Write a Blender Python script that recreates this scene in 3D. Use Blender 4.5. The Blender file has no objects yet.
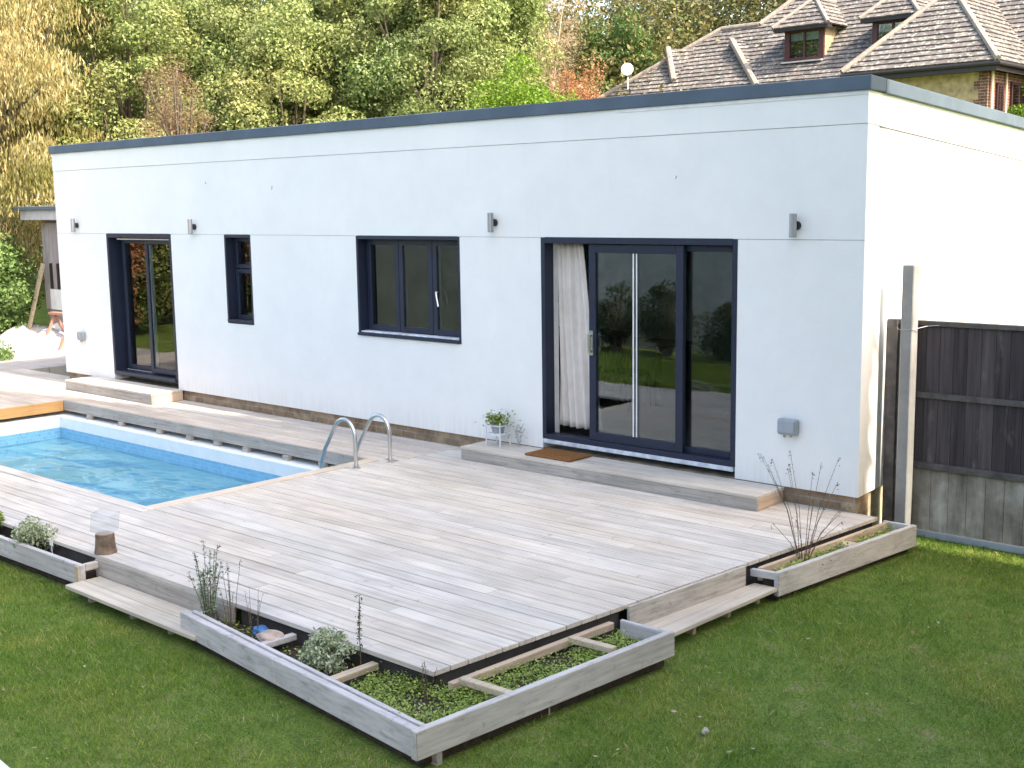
import bpy, bmesh, math, random
import numpy as np
from mathutils import Vector, Matrix
random.seed(7); rng=np.random.default_rng(7)
S=bpy.context.scene; C=S.collection; R=math.radians
# ------------------------------------------------------------------ materials
def newmat(name):
    m=bpy.data.materials.new(name); m.use_nodes=True; nt=m.node_tree; nt.nodes.clear()
    out=nt.nodes.new('ShaderNodeOutputMaterial'); return m,nt,out
def N(nt,t,**kw):
    n=nt.nodes.new(t)
    for k,v in kw.items():
        if k[0].isupper() or k in n.inputs: n.inputs[k].default_value=v
        else: setattr(n,k,v)
    return n
def L(nt,a,b): nt.links.new(a,b)
def ramp(nt,fac,stops):
    r=nt.nodes.new('ShaderNodeValToRGB'); L(nt,fac,r.inputs[0]); e=r.color_ramp.elements
    while len(e)<len(stops): e.new(0.5)
    for i,(p,c) in enumerate(stops): e[i].position=p; e[i].color=(c[0],c[1],c[2],1) if not isinstance(c,(int,float)) else (c,c,c,1)
    return r.outputs[0]
def coords(nt,scale=(1,1,1),rnd=False):
    tc=nt.nodes.new('ShaderNodeTexCoord'); mp=nt.nodes.new('ShaderNodeMapping'); mp.inputs['Scale'].default_value=scale
    v=tc.outputs['Object']
    if rnd:
        g=nt.nodes.new('ShaderNodeNewGeometry'); mu=N(nt,'ShaderNodeVectorMath',operation='SCALE'); mu.inputs[0].default_value=(37,23,51)
        L(nt,g.outputs['Random Per Island'],mu.inputs['Scale']); ad=N(nt,'ShaderNodeVectorMath',operation='ADD'); L(nt,v,ad.inputs[0]); L(nt,mu.outputs[0],ad.inputs[1]); v=ad.outputs[0]
    L(nt,v,mp.inputs['Vector']); return mp.outputs[0]
def noise(nt,vec,scale,detail=5,rough=.6):
    n=N(nt,'ShaderNodeTexNoise'); n.inputs['Scale'].default_value=scale; n.inputs['Detail'].default_value=detail; n.inputs['Roughness'].default_value=rough
    L(nt,vec,n.inputs['Vector']); return n.outputs['Fac']
def mixc(nt,fac,a,b,mode='MIX'):
    m=N(nt,'ShaderNodeMix',data_type='RGBA',blend_type=mode)
    for s,i in ((fac,0),(a,6),(b,7)):
        if isinstance(s,(int,float)): m.inputs[i].default_value=s
        elif isinstance(s,tuple): m.inputs[i].default_value=(*s[:3],1)
        else: L(nt,s,m.inputs[i])
    return m.outputs[2]
def bump(nt,h,strength=.3,dist=.01):
    b=N(nt,'ShaderNodeBump'); b.inputs['Strength'].default_value=strength; b.inputs['Distance'].default_value=dist; L(nt,h,b.inputs['Height']); return b.outputs[0]
def bsdf(nt,out,col,rough=.7,metal=0,nrm=None,spec=.5):
    b=N(nt,'ShaderNodeBsdfPrincipled')
    if isinstance(col,tuple): b.inputs['Base Color'].default_value=(*col,1)
    else: L(nt,col,b.inputs['Base Color'])
    if isinstance(rough,(int,float)): b.inputs['Roughness'].default_value=rough
    else: L(nt,rough,b.inputs['Roughness'])
    b.inputs['Metallic'].default_value=metal; b.inputs['Specular IOR Level'].default_value=spec
    if nrm is not None: L(nt,nrm,b.inputs['Normal'])
    L(nt,b.outputs[0],out.inputs[0]); return b
def plain(name,col,rough=.6,metal=0,var=.12,scale=6,bstr=.1,spec=.5):
    m,nt,out=newmat(name); v=coords(nt); n=noise(nt,v,scale)
    c=ramp(nt,n,[(.3,tuple(x*(1-var) for x in col)),(.7,tuple(min(1,x*(1+var)) for x in col))])
    n2=noise(nt,v,scale*9,3); bsdf(nt,out,c,rough,metal,bump(nt,n2,bstr,.004),spec); return m
def wood(name,cols,axis='x',dark=.55,rough=.8,warm=None):
    m,nt,out=newmat(name); s={'x':(.9,26,26),'y':(26,.9,26),'z':(26,26,.9)}[axis]
    v=coords(nt,s,True); g=nt.nodes.new('ShaderNodeNewGeometry')
    base=ramp(nt,g.outputs['Random Per Island'],[(i/(len(cols)-1) if len(cols)>1 else 0,c) for i,c in enumerate(cols)])
    gr=noise(nt,v,1.6,7,.62); gcol=ramp(nt,gr,[(.28,dark),(.5,.93),(.75,1.12)])
    c=mixc(nt,1.0,base,gcol,'MULTIPLY')
    v2=coords(nt,(1,1,1),True); bl=noise(nt,v2,1.3,4); c=mixc(nt,1.0,c,ramp(nt,bl,[(.3,.8),(.65,1.08)]),'MULTIPLY')
    sp=noise(nt,v2,9,3); c=mixc(nt,ramp(nt,sp,[(.66,0.),(.74,.5)]),c,tuple(x*.42 for x in cols[0]))
    if 'planter' in name or 'fascia' in name:
        sc=noise(nt,coords(nt,(3,3,9)),2.4,6,.7); c=mixc(nt,ramp(nt,sc,[(.56,0.),(.72,.65)]),c,tuple(x*.40 for x in cols[0]))
    if warm is not None:
        w=noise(nt,coords(nt,(.35,1.3,1)),1.0,3); c=mixc(nt,ramp(nt,w,[(.4,0.),(.62,.8)]),c,mixc(nt,1.0,c,warm,'MULTIPLY'))
    bsdf(nt,out,c,rough,0,bump(nt,gr,.5,.004),.3); return m
M={}
M['deck']=wood('deck_wood',[(.565,.535,.50),(.61,.58,.54),(.585,.55,.505),(.63,.60,.56),(.59,.56,.53)],'x',.70,warm=(1.05,.98,.90))
M['walk']=wood('walkway_wood',[(.50,.43,.37),(.60,.54,.48),(.52,.48,.45),(.60,.52,.44)],'x',.72)
M['fascia_x']=wood('fascia_wood',[(.44,.41,.38),(.52,.48,.44),(.40,.37,.34)],'x',.6)
M['fascia_y']=wood('fascia_wood_side',[(.46,.42,.38),(.54,.50,.46)],'y',.6)
M['orange']=wood('new_timber',[(.62,.34,.13),(.66,.38,.16)],'y',.75)
M['coping']=wood('coping_wood',[(.62,.52,.42),(.66,.57,.47)],'y',.75)
M['plant_x']=wood('planter_wood',[(.50,.48,.49),(.56,.54,.545)],'x',.66)
M['plant_y']=wood('planter_wood_side',[(.50,.475,.46),(.57,.545,.53)],'y',.66)
M['step']=wood('step_wood',[(.56,.49,.42),(.64,.57,.49),(.60,.55,.49)],'x',.72)
M['plank']=wood('low_plank_wood',[(.50,.46,.38),(.56,.51,.43)],'x',.7)
M['plank_y']=wood('low_plank_side_wood',[(.50,.45,.38),(.56,.50,.42)],'y',.7)
M['sidew']=wood('warm_end_wood',[(.55,.42,.30),(.60,.47,.36)],'y',.7)
M['post']=plain('grey_post',(.27,.275,.285),.85,0,.18,5,0.02,.2)
M['batten']=wood('batten',[(.52,.42,.30),(.58,.48,.36)],'y',.7)
def stucco():
    m,nt,out=newmat('white_render'); v=coords(nt); n=noise(nt,v,.7,4); n2=noise(nt,v,130,3,.7); n3=noise(nt,v,14,4)
    c=ramp(nt,n,[(.3,(.79,.80,.81)),(.7,(.84,.84,.84))]); c=mixc(nt,ramp(nt,n3,[(.7,0.),(.85,.25)]),c,(.66,.67,.68))
    st=noise(nt,coords(nt,(5,5,.35)),2.2,4); c=mixc(nt,ramp(nt,st,[(.6,0.),(.8,.22)]),c,(.68,.69,.69))
    st2=noise(nt,coords(nt,(9,9,.5)),3.0,4); tc2=nt.nodes.new('ShaderNodeTexCoord'); sz=N(nt,'ShaderNodeSeparateXYZ'); L(nt,tc2.outputs['Object'],sz.inputs[0])
    lo=ramp(nt,sz.outputs[2],[(.13,1.),(.42,0.)]); mu=N(nt,'ShaderNodeMath',operation='MULTIPLY'); L(nt,lo,mu.inputs[0]); L(nt,ramp(nt,st2,[(.35,.05),(.7,.5)]),mu.inputs[1]); c=mixc(nt,mu.outputs[0],c,(.60,.60,.57))
    n4=noise(nt,v,2.2,5,.65); c=mixc(nt,1.0,c,ramp(nt,n4,[(.35,.972),(.65,1.012)]),'MULTIPLY')
    w=N(nt,'ShaderNodeMath',operation='ADD'); L(nt,n2,w.inputs[0]); L(nt,n3,w.inputs[1])
    bsdf(nt,out,c,.85,0,bump(nt,w.outputs[0],.35,.006),.25); return m
M['wall']=stucco()
M['groove']=plain('joint_mortar',(.22,.23,.24),.9)
M['cap']=plain('flashing',(.095,.13,.175),.8,0,.15,2,.1,.2)
M['frame']=plain('navy_frame',(.018,.025,.050),.4,0,.15,3,.03,.35)
M['silver']=plain('brushed_steel',(.62,.62,.62),.28,1,.08)
M['grey']=plain('grey_plastic',(.30,.34,.38),.5)
M['lamp']=plain('grey_metal',(.36,.37,.40),.4,.6)
M['black']=plain('black_plastic',(.02,.02,.022),.5)
M['membrane']=plain('dark_membrane',(.05,.047,.045),.85,0,.4,7,.4)  # dark brown-grey that stands for shade under the deck edge
M['white']=plain('white_paint',(.75,.76,.78),.5)
M['drip']=plain('pale_sill',(.55,.60,.68),.6,0,.35,9)
M['room']=plain('room_wall',(.56,.64,.62),.9)
M['roomfloor']=plain('room_floor',(.28,.27,.26),.5)
M['dark']=plain('dark_furniture',(.03,.026,.024),.5)
def brick(name,c1,c2,mort,plane='xz',sx=.225,sy=.075,dirt=.5):
    m,nt,out=newmat(name); tc=nt.nodes.new('ShaderNodeTexCoord'); sp=N(nt,'ShaderNodeSeparateXYZ'); L(nt,tc.outputs['Object'],sp.inputs[0])
    cb=N(nt,'ShaderNodeCombineXYZ'); L(nt,sp.outputs[0 if plane[0]=='x' else 1],cb.inputs[0]); L(nt,sp.outputs[2],cb.inputs[1])
    b=N(nt,'ShaderNodeTexBrick'); L(nt,cb.outputs[0],b.inputs['Vector']); b.inputs['Scale'].default_value=1
    b.inputs['Brick Width'].default_value=sx; b.inputs['Row Height'].default_value=sy; b.inputs['Mortar Size'].default_value=.008
    b.inputs['Color1'].default_value=(*c1,1); b.inputs['Color2'].default_value=(*c2,1); b.inputs['Mortar'].default_value=(*mort,1)
    n=noise(nt,tc.outputs['Object'],7,5); c=mixc(nt,1.0,b.outputs[0],ramp(nt,n,[(.3,dirt),(.7,1.15)]),'MULTIPLY')
    bsdf(nt,out,c,.9,0,bump(nt,b.outputs['Fac'],-.5,.01),.2); return m
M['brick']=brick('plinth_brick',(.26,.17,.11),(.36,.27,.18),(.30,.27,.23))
M['brick_y']=brick('plinth_brick_side',(.44,.34,.22),(.50,.42,.30),(.45,.42,.36),'yz')  # paler, warmer copy of the plinth brick, sunlight put into its colour
M['redbrick']=brick('red_brick',(.22,.09,.06),(.15,.075,.06),(.32,.29,.26))
M['redbrick_y']=brick('red_brick_side',(.22,.09,.06),(.15,.075,.06),(.32,.29,.26),'yz')
def glass(name,tint=(.75,.8,.8),refl=1.0):
    m,nt,out=newmat(name); tr=N(nt,'ShaderNodeBsdfTransparent'); tr.inputs[0].default_value=(*tint,1)
    gl=N(nt,'ShaderNodeBsdfGlossy'); gl.inputs['Roughness'].default_value=.01; gl.inputs[0].default_value=(.95,.97,1,1)
    v=coords(nt); nb=noise(nt,v,1.2,2); L(nt,bump(nt,nb,.02,.05),gl.inputs['Normal'])
    fr=N(nt,'ShaderNodeFresnel'); fr.inputs[0].default_value=1.5; mu=N(nt,'ShaderNodeMath',operation='MULTIPLY_ADD'); L(nt,fr.outputs[0],mu.inputs[0]); mu.inputs[1].default_value=refl; mu.inputs[2].default_value=.03
    mx=N(nt,'ShaderNodeMixShader'); L(nt,mu.outputs[0],mx.inputs[0]); L(nt,tr.outputs[0],mx.inputs[1]); L(nt,gl.outputs[0],mx.inputs[2]); L(nt,mx.outputs[0],out.inputs[0]); return m
M['glass']=glass('window_glass',(.72,.78,.78),1.25)
def leafmat(name,cols,trans=.3,hue=None,hs=.5):
    m,nt,out=newmat(name); g=nt.nodes.new('ShaderNodeNewGeometry')
    c=ramp(nt,g.outputs['Random Per Island'],[(i/(len(cols)-1),k) for i,k in enumerate(cols)])
    if hue:
        v=coords(nt); n=noise(nt,v,hs,3); c=mixc(nt,ramp(nt,n,[(.42,0.),(.62,.75)]),c,hue)
    b=N(nt,'ShaderNodeBsdfPrincipled'); L(nt,c,b.inputs['Base Color']); b.inputs['Roughness'].default_value=.5; b.inputs['Specular IOR Level'].default_value=.35
    t=N(nt,'ShaderNodeBsdfTranslucent'); L(nt,c,t.inputs[0]); mx=N(nt,'ShaderNodeMixShader'); mx.inputs[0].default_value=trans
    L(nt,b.outputs[0],mx.inputs[1]); L(nt,t.outputs[0],mx.inputs[2]); L(nt,mx.outputs[0],out.inputs[0]); return m
M['bark']=plain('bark',(.10,.08,.06),.9,0,.4,8,.6)
M['palebark']=plain('pale_bark',(.42,.34,.27),.9,0,.3,8,.4)
M['soil']=plain('soil',(.045,.030,.022),.95,0,.6,20,1.0)
# ------------------------------------------------------------------ geometry helpers
class MB:
    def __init__(s): s.v=[]; s.f=[]
    def add(s,vs,fs):
        o=len(s.v); s.v+= [tuple(v) for v in vs]; s.f+=[tuple(i+o for i in f) for f in fs]; return s
    def box(s,x0,x1,y0,y1,z0,z1,rot=None,jit=0):
        vs=[(x,y,z) for z in (z0,z1) for y in (y0,y1) for x in (x0,x1)]
        if rot:
            c=Vector(rot[0]); Mx=rot[1]; vs=[tuple(c+Mx@(Vector(v)-c)) for v in vs]
        return s.add(vs,[(0,2,3,1),(4,5,7,6),(0,1,5,4),(2,6,7,3),(0,4,6,2),(1,3,7,5)])
    def prism(s,poly,z0,z1):
        # poly counter-clockwise list of (x,y); z0,z1 number or list per vertex
        n=len(poly); za=z0 if isinstance(z0,(list,tuple)) else [z0]*n; zb=z1 if isinstance(z1,(list,tuple)) else [z1]*n
        vs=[(p[0],p[1],a) for p,a in zip(poly,za)]+[(p[0],p[1],b) for p,b in zip(poly,zb)]
        return s.add(vs,[tuple(reversed(range(n))),tuple(range(n,2*n))]+[(i,(i+1)%n,n+(i+1)%n,n+i) for i in range(n)])
    def bar(s,a,b,w,h=None,up=(0,0,1)):
        # rectangular bar from a to b
        a=Vector(a); b=Vector(b); h=h or w; d=(b-a).normalized(); u=Vector(up)
        if abs(d.dot(u))>.95: u=Vector((0,1,0))
        r=d.cross(u).normalized(); u=r.cross(d)
        vs=[]
        for q in (a,b):
            for i,j in ((-1,-1),(1,-1),(1,1),(-1,1)): vs.append(q+r*i*w/2+u*j*h/2)
        return s.add(vs,[(3,2,1,0),(4,5,6,7),(0,1,5,4),(1,2,6,5),(2,3,7,6),(3,0,4,7)])
    def tube(s,pts,rad,n=8,cap=True):
        pts=[Vector(q) for q in pts]; rad=rad if isinstance(rad,(list,tuple)) else [rad]*len(pts); o=len(s.v); ref=None
        for i,q in enumerate(pts):
            d=(pts[min(i+1,len(pts)-1)]-pts[max(i-1,0)]).normalized()
            if ref is None: ref=Vector((0,0,1)) if abs(d.z)<.9 else Vector((1,0,0))
            r=d.cross(ref).normalized(); u=r.cross(d).normalized(); ref=u
            for k in range(n):
                t=2*math.pi*k/n; s.v.append(tuple(q+(r*math.cos(t)+u*math.sin(t))*rad[i]))
        for i in range(len(pts)-1):
            for k in range(n):
                a=o+i*n+k; b=o+i*n+(k+1)%n; s.f.append((a,a+n,b+n,b))
        if cap: s.f.append(tuple(o+k for k in range(n))); e=o+(len(pts)-1)*n; s.f.append(tuple(e+k for k in reversed(range(n))))
        return s
    def build(s,name,mat,parent=None,bevel=0,smooth=False):
        L0=parent_loc(parent); vs=[(v[0]-L0[0],v[1]-L0[1],v[2]-L0[2]) for v in s.v]
        me=bpy.data.meshes.new(name); me.from_pydata(vs,[],s.f); me.update()
        bm=bmesh.new(); bm.from_mesh(me); bmesh.ops.recalc_face_normals(bm,faces=bm.faces); bm.to_mesh(me); bm.free()
        return link(name,me,mat,parent,bevel,smooth)
def build_each(mb,name,mat,parent,bevel=0,smooth=False):
    # one object per connected piece
    par=list(range(len(mb.v)))
    def find(i):
        while par[i]!=i: par[i]=par[par[i]]; i=par[i]
        return i
    for f in mb.f:
        for i in f[1:]: par[find(i)]=find(f[0])
    groups={}
    for f in mb.f: groups.setdefault(find(f[0]),[]).append(f)
    out=[]
    for fs in groups.values():
        ids=sorted({i for f in fs for i in f}); mp={v:k for k,v in enumerate(ids)}; m=MB(); m.v=[mb.v[i] for i in ids]; m.f=[tuple(mp[i] for i in f) for f in fs]
        out.append(m.build(name,mat,parent,bevel,smooth))
    return out
def parent_loc(p):
    o=[0,0,0]
    while p is not None: o=[o[i]+p.location[i] for i in range(3)]; p=p.parent
    return o
def link(name,me,mat,parent,bevel=0,smooth=False):
    o=bpy.data.objects.new(name,me); C.objects.link(o)
    if mat: me.materials.append(mat)
    if parent: o.parent=parent
    if bevel:
        b=o.modifiers.new('edge','BEVEL'); b.width=bevel; b.segments=1; b.limit_method='ANGLE'; b.angle_limit=R(50)
    if smooth:
        me.polygons.foreach_set('use_smooth',[True]*len(me.polygons))
    return o
def tag(o,label,cat,group=None,kind=None):
    if label: o['label']=label
    if cat: o['category']=cat
    if group: o['group']=group
    if kind: o['kind']=kind
    return o
def thing(name,label,cat,loc=(0,0,0),group=None):
    o=bpy.data.objects.new(name,None); C.objects.link(o); o.location=loc; o.empty_display_size=.1; return tag(o,label,cat,group)
def quads(name,co,mat,parent=None,k=4):
    # co: (n*k,3) numpy
    L0=parent_loc(parent); co=(co-np.array(L0)).astype(np.float32); n=len(co)//k
    me=bpy.data.meshes.new(name); me.vertices.add(n*k); me.vertices.foreach_set('co',co.ravel())
    me.loops.add(n*k); me.loops.foreach_set('vertex_index',np.arange(n*k,dtype=np.int32))
    me.polygons.add(n); me.polygons.foreach_set('loop_start',np.arange(0,n*k,k,dtype=np.int32)); me.update(calc_edges=True); me.validate()
    return link(name,me,mat,parent)
def unit(v): return v/np.maximum(np.linalg.norm(v,axis=-1,keepdims=True),1e-9)
def leaves(P,Nn,size,aspect=.6,rnd=.7):
    n=len(P); nn=unit(Nn+rng.normal(0,rnd,(n,3))); a=unit(np.cross(nn,rng.normal(0,1,(n,3)))); b=np.cross(nn,a)
    s=size*rng.uniform(.6,1.3,(n,1)); a=a*s; b=b*s*aspect
    return np.stack([P-a,P-b*.9,P+a,P+b*.9],1).reshape(-1,3)
def crown_pts(c,r,ncl,per,clr,shell=.55,flat=1.0,front=None):
    c=np.array(c);r=np.array(r); d=unit(rng.normal(0,1,(ncl,3))); rad=rng.uniform(shell,1,(ncl,1))
    cc=c+d*r*rad; cr=clr*rng.uniform(.6,1.25,(ncl,1))
    dd=unit(rng.normal(0,1,(ncl,per,3))+np.array([0,0,.35])); rr=1.06-.6*rng.uniform(0,1,(ncl,per,1))**2.2; rr=rr*(1+.13*np.sin(dd[...,:1]*6+cc[:,None,:1]*9)*np.cos(dd[...,1:2]*5+cc[:,None,1:2]*7))
    P=cc[:,None,:]+dd*rr*cr[:,None,:]*np.array([1,1,.8*flat]); return P.reshape(-1,3),dd.reshape(-1,3),cc
# ------------------------------------------------------------------ the setting
def grass_ground():
    m,nt,out=newmat('lawn_ground'); v=coords(nt); n=noise(nt,v,.8,4); n2=noise(nt,v,6,5); n3=noise(nt,v,60,4)
    c=ramp(nt,n2,[(.3,(.09,.15,.035)),(.55,(.15,.22,.05)),(.75,(.25,.23,.11))]); c=mixc(nt,1.0,c,ramp(nt,n3,[(.3,.5),(.7,1.3)]),'MULTIPLY')
    bsdf(nt,out,c,.95,0,bump(nt,n3,.8,.02),.1); return m
GZ=-.28
M['ground']=grass_ground()
g=MB(); px0,px1,py0,py1=-12.3,-4.95,-3.9,-.85; B=260
for x0,x1,y0,y1 in ((-B,B,-B,py0),(-B,px0,py0,py1),(px1,B,py0,py1),(-B,B,py1,30)):
    g.add([(x0,y0,GZ),(x1,y0,GZ),(x1,y1,GZ),(x0,y1,GZ)],[(0,1,2,3)])
g.build('ground',M['ground']); tag(bpy.data.objects['ground'],None,None,kind='structure')
h=MB(); nx,ny=40,14
hx=[-B+2*B*i/nx for i in range(nx+1)]; hy=[30+i*12 for i in range(ny+1)]
vs=[(x,y,GZ+max(0,(y-30))*.22+ (0 if y==30 else random.uniform(-.8,.8))) for y in hy for x in hx]
h.add(vs,[(j*(nx+1)+i,j*(nx+1)+i+1,(j+1)*(nx+1)+i+1,(j+1)*(nx+1)+i) for j in range(ny) for i in range(nx)])
tag(h.build('hillside',M['ground'],smooth=True),None,None,kind='structure')
M['patio']=plain('patio_slab',(.36,.34,.33),.9,0,.25,1.5,.4)
pt=MB(); 
for i in range(9):
    for j in range(4):
        x=-15.75-(i+1)*1.2; y=-3.0+j*1.9
        pt.box(x+.008,x+1.192,y+.008,y+1.892,-.275,-.03)
tag(pt.build('patio',M['patio'],bevel=.01),None,None,kind='structure')
# ------------------------------------------------------------------ deck
deck=thing('deck','weathered silver timber decking wrapped around the pool in front of the white house','deck',(-4,-2.5,0))
def xe(y): return -.235+(y+4.873)*(.404/4.766)
def plank_row(mb,x0,x1,y0,y1,z=0,first=None,skew=False,t=.03):
    x=x0; ln=first if first else random.uniform(2.0,4.8)
    while x<x1-.01:
        e=min(x+ln,x1)
        if x1-e<.5: e=x1
        dz=random.uniform(-.0015,.0015)
        if skew and e==x1: mb.prism([(x+.002,y0),(xe(y0),y0),(xe(y1),y1),(x+.002,y1)],z-t,z+dz)
        else: mb.box(x+.002,e-.002,y0,y1,z-t,z+dz)
        x=e; ln=random.uniform(3.6,4.8)
dm=MB(); pit=.139; y=-4.873; i=0
while y<.0:
    y1=min(y+pit,.025); cap=y1-random.uniform(.006,.011)
    x0=-9.8 if y1<-3.88 else (-4.975 if y1<-1.05+pit*.5 else -4.79)
    plank_row(dm,x0,xe(y1),y,cap,skew=True); y+=pit; i+=1
dm.build('boards',M['deck'],deck,bevel=.002)
wm=MB(); y=-1.05
while y<-.01:
    plank_row(wm,-15.7,-4.79 if y>-.95 else -4.975,y,y+.127); y+=.134
y=.03
while y<.26: plank_row(wm,-15.7,-13.66,y,y+.127); y+=.134
wm.build('walkway_boards',M['walk'],deck,bevel=.002)['label']='warmer brown boards between pool and house'
lm=MB(); y=-1.05-.134
while y>-5: plank_row(lm,-15.7,-11.74,y,y+.127); y-=.134
lm.build('end_boards',M['walk'],deck,bevel=.002)
fm=MB(); x=-11.72
for e in (-10.3,-9.3,-8.0,-6.6,-5.0): fm.box(x,e-.004,-1.076,-1.052,-.14,-.004); x=e
fm.box(-4.04,-2.2,-4.884,-4.860,-.17,-.031)
fd=MB(); fd.box(-9.8,-4.05,-4.83,-4.81,-.25,-.032); fd.box(-2.19,-.28,-4.82,-4.80,-.25,-.032); build_each(fd,'dark_membrane',M['membrane'],deck)  # dark strips paint the shade in the recess behind the planters
build_each(fm,'fascia',M['fascia_x'],deck,.003)
sf=MB(); 
for a,b,o in ((-3.2,-1.9,.012),):
    sf.prism([(xe(a)+o,a),(xe(a)+o+.024,a),(xe(b)+o+.024,b),(xe(b)+o,b)],-.19,-.032 if o<0 else -.004)
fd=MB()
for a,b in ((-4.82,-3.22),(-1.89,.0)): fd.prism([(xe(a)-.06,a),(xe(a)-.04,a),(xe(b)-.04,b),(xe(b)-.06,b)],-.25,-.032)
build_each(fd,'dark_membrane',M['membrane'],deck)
build_each(sf,'side_fascia',M['fascia_y'],deck,.003)
om=MB(); om.box(-11.742,-11.715,-4.0,-1.08,-.15,-.004); om.build('orange_fascia',M['orange'],deck,bevel=.003)['label']='bright orange new timber edge board at the pool end'
cp=MB(); cp.box(-5.125,-4.98,-3.76,-1.06,-.03,.006); cp.build('coping',M['coping'],deck,bevel=.004)
cq=MB(); cq.box(-11.7,-4.98,-3.9,-3.763,-.03,.006); cq.build('coping',M['deck'],deck,bevel=.004)
pm=MB()
for x in (-11.0,-10.16,-9.22,-8.53,-7.93,-7.33,-6.55,-5.9): pm.box(x-.05,x+.05,-1.10,-1.04,-.198,-.141)
build_each(pm,'support_block',M['fascia_x'],deck,.003)
jm=MB()
for k in range(13): jm.box(-4.7+k*.35,-4.65+k*.35,-4.8,-.02,-.27,-.034) if False else None
# ------------------------------------------------------------------ pool
pool=thing('swimming_pool','rectangular in-ground pool with white and blue liner and rippled water beside the deck','swimming pool',(-8.4,-2.5,-.5))
X0,X1,Y0,Y1=-11.6,-5.14,-3.74,-1.2
def ring(mb,x0,x1,y0,y1,z0,z1):
    mb.add([(x0,y0,z0),(x1,y0,z0),(x1,y1,z0),(x0,y1,z0),(x0,y0,z1),(x1,y0,z1),(x1,y1,z1),(x0,y1,z1)],[(0,1,5,4),(1,2,6,5),(2,3,7,6),(3,0,4,7)])
lg=MB()
for x0,x1,y0,y1 in ((X0-.5,X1+.3,Y1,Y1+.4),(X0-.5,X1+.3,Y0-.3,Y0),(X0-.5,X0,Y0,Y1),(X1,X1+.3,Y0,Y1)): lg.box(x0,x1,y0,y1,-.6,-.2)
lg.build('ledge',plain('pool_white',(.72,.78,.82),.5,0,.05),pool,bevel=.01)
def liner():
    m,nt,out=newmat('pool_liner'); v=coords(nt); n=noise(nt,v,5,3); br=N(nt,'ShaderNodeTexBrick'); sp=N(nt,'ShaderNodeSeparateXYZ'); L(nt,v,sp.inputs[0]); a=N(nt,'ShaderNodeMath',operation='ADD'); L(nt,sp.outputs[0],a.inputs[0]); L(nt,sp.outputs[1],a.inputs[1]); cb=N(nt,'ShaderNodeCombineXYZ'); L(nt,a.outputs[0],cb.inputs[0]); L(nt,sp.outputs[2],cb.inputs[1]); L(nt,cb.outputs[0],br.inputs['Vector'])
    br.inputs['Scale'].default_value=1; br.inputs['Brick Width'].default_value=.05; br.inputs['Row Height'].default_value=.05; br.inputs['Mortar Size'].default_value=.003
    br.inputs['Color1'].default_value=(.12,.36,.58,1); br.inputs['Color2'].default_value=(.17,.45,.66,1); br.inputs['Mortar'].default_value=(.24,.52,.72,1)
    bsdf(nt,out,br.outputs[0],.35); return m
tb=MB(); ring(tb,X0+.004,X1-.004,Y0+.004,Y1-.004,-.62,-.36); tb.build('tile_band',liner(),pool)
bl=plain('pool_basin',(.62,.84,.90),.6,0,.08,2)
bs=MB(); ring(bs,X0,X1,Y0,Y1,-1.7,-.6); bs.add([(X0,Y0,-1.7),(X1,Y0,-1.7),(X1,Y1,-1.7),(X0,Y1,-1.7)],[(0,1,2,3)]); bs.box(X0+.003,X0+.9,Y0+.01,Y1-.01,-1.69,-.62); bs.box(X0+.903,X0+1.5,Y0+.01,Y1-.01,-1.69,-.95); bs.build('basin',bl,pool)
def water():
    m,nt,out=newmat('pool_water'); v=coords(nt,(1,1.7,1)); n=noise(nt,v,.95,2,.45); n2=noise(nt,coords(nt,(.7,1.5,1)),3.2,1)
    s=N(nt,'ShaderNodeMath',operation='MULTIPLY_ADD'); L(nt,n2,s.inputs[0]); s.inputs[1].default_value=.16; L(nt,n,s.inputs[2]); nb=bump(nt,s.outputs[0],.8,.3)
    rf=N(nt,'ShaderNodeBsdfRefraction'); rf.inputs['IOR'].default_value=1.33; rf.inputs['Roughness'].default_value=0.02; rf.inputs[0].default_value=(.62,.90,.97,1); L(nt,nb,rf.inputs['Normal'])
    df=N(nt,'ShaderNodeBsdfDiffuse'); df.inputs[0].default_value=(.22,.58,.76,1)
    m1=N(nt,'ShaderNodeMixShader'); m1.inputs[0].default_value=.3; L(nt,rf.outputs[0],m1.inputs[1]); L(nt,df.outputs[0],m1.inputs[2])
    gl=N(nt,'ShaderNodeBsdfGlossy'); gl.inputs['Roughness'].default_value=.03; L(nt,nb,gl.inputs['Normal']); fr=N(nt,'ShaderNodeFresnel'); fr.inputs[0].default_value=1.33; L(nt,nb,fr.inputs['Normal'])
    mx=N(nt,'ShaderNodeMixShader'); L(nt,fr.outputs[0],mx.inputs[0]); L(nt,m1.outputs[0],mx.inputs[1]); L(nt,gl.outputs[0],mx.inputs[2]); L(nt,mx.outputs[0],out.inputs[0]); return m
wt=MB(); wt.add([(X0+.005,Y0+.005,-.5),(X1-.005,Y0+.005,-.5),(X1-.005,Y1-.005,-.5),(X0+.005,Y1-.005,-.5)],[(0,1,2,3)]); wt.build('water',water(),pool)
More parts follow.
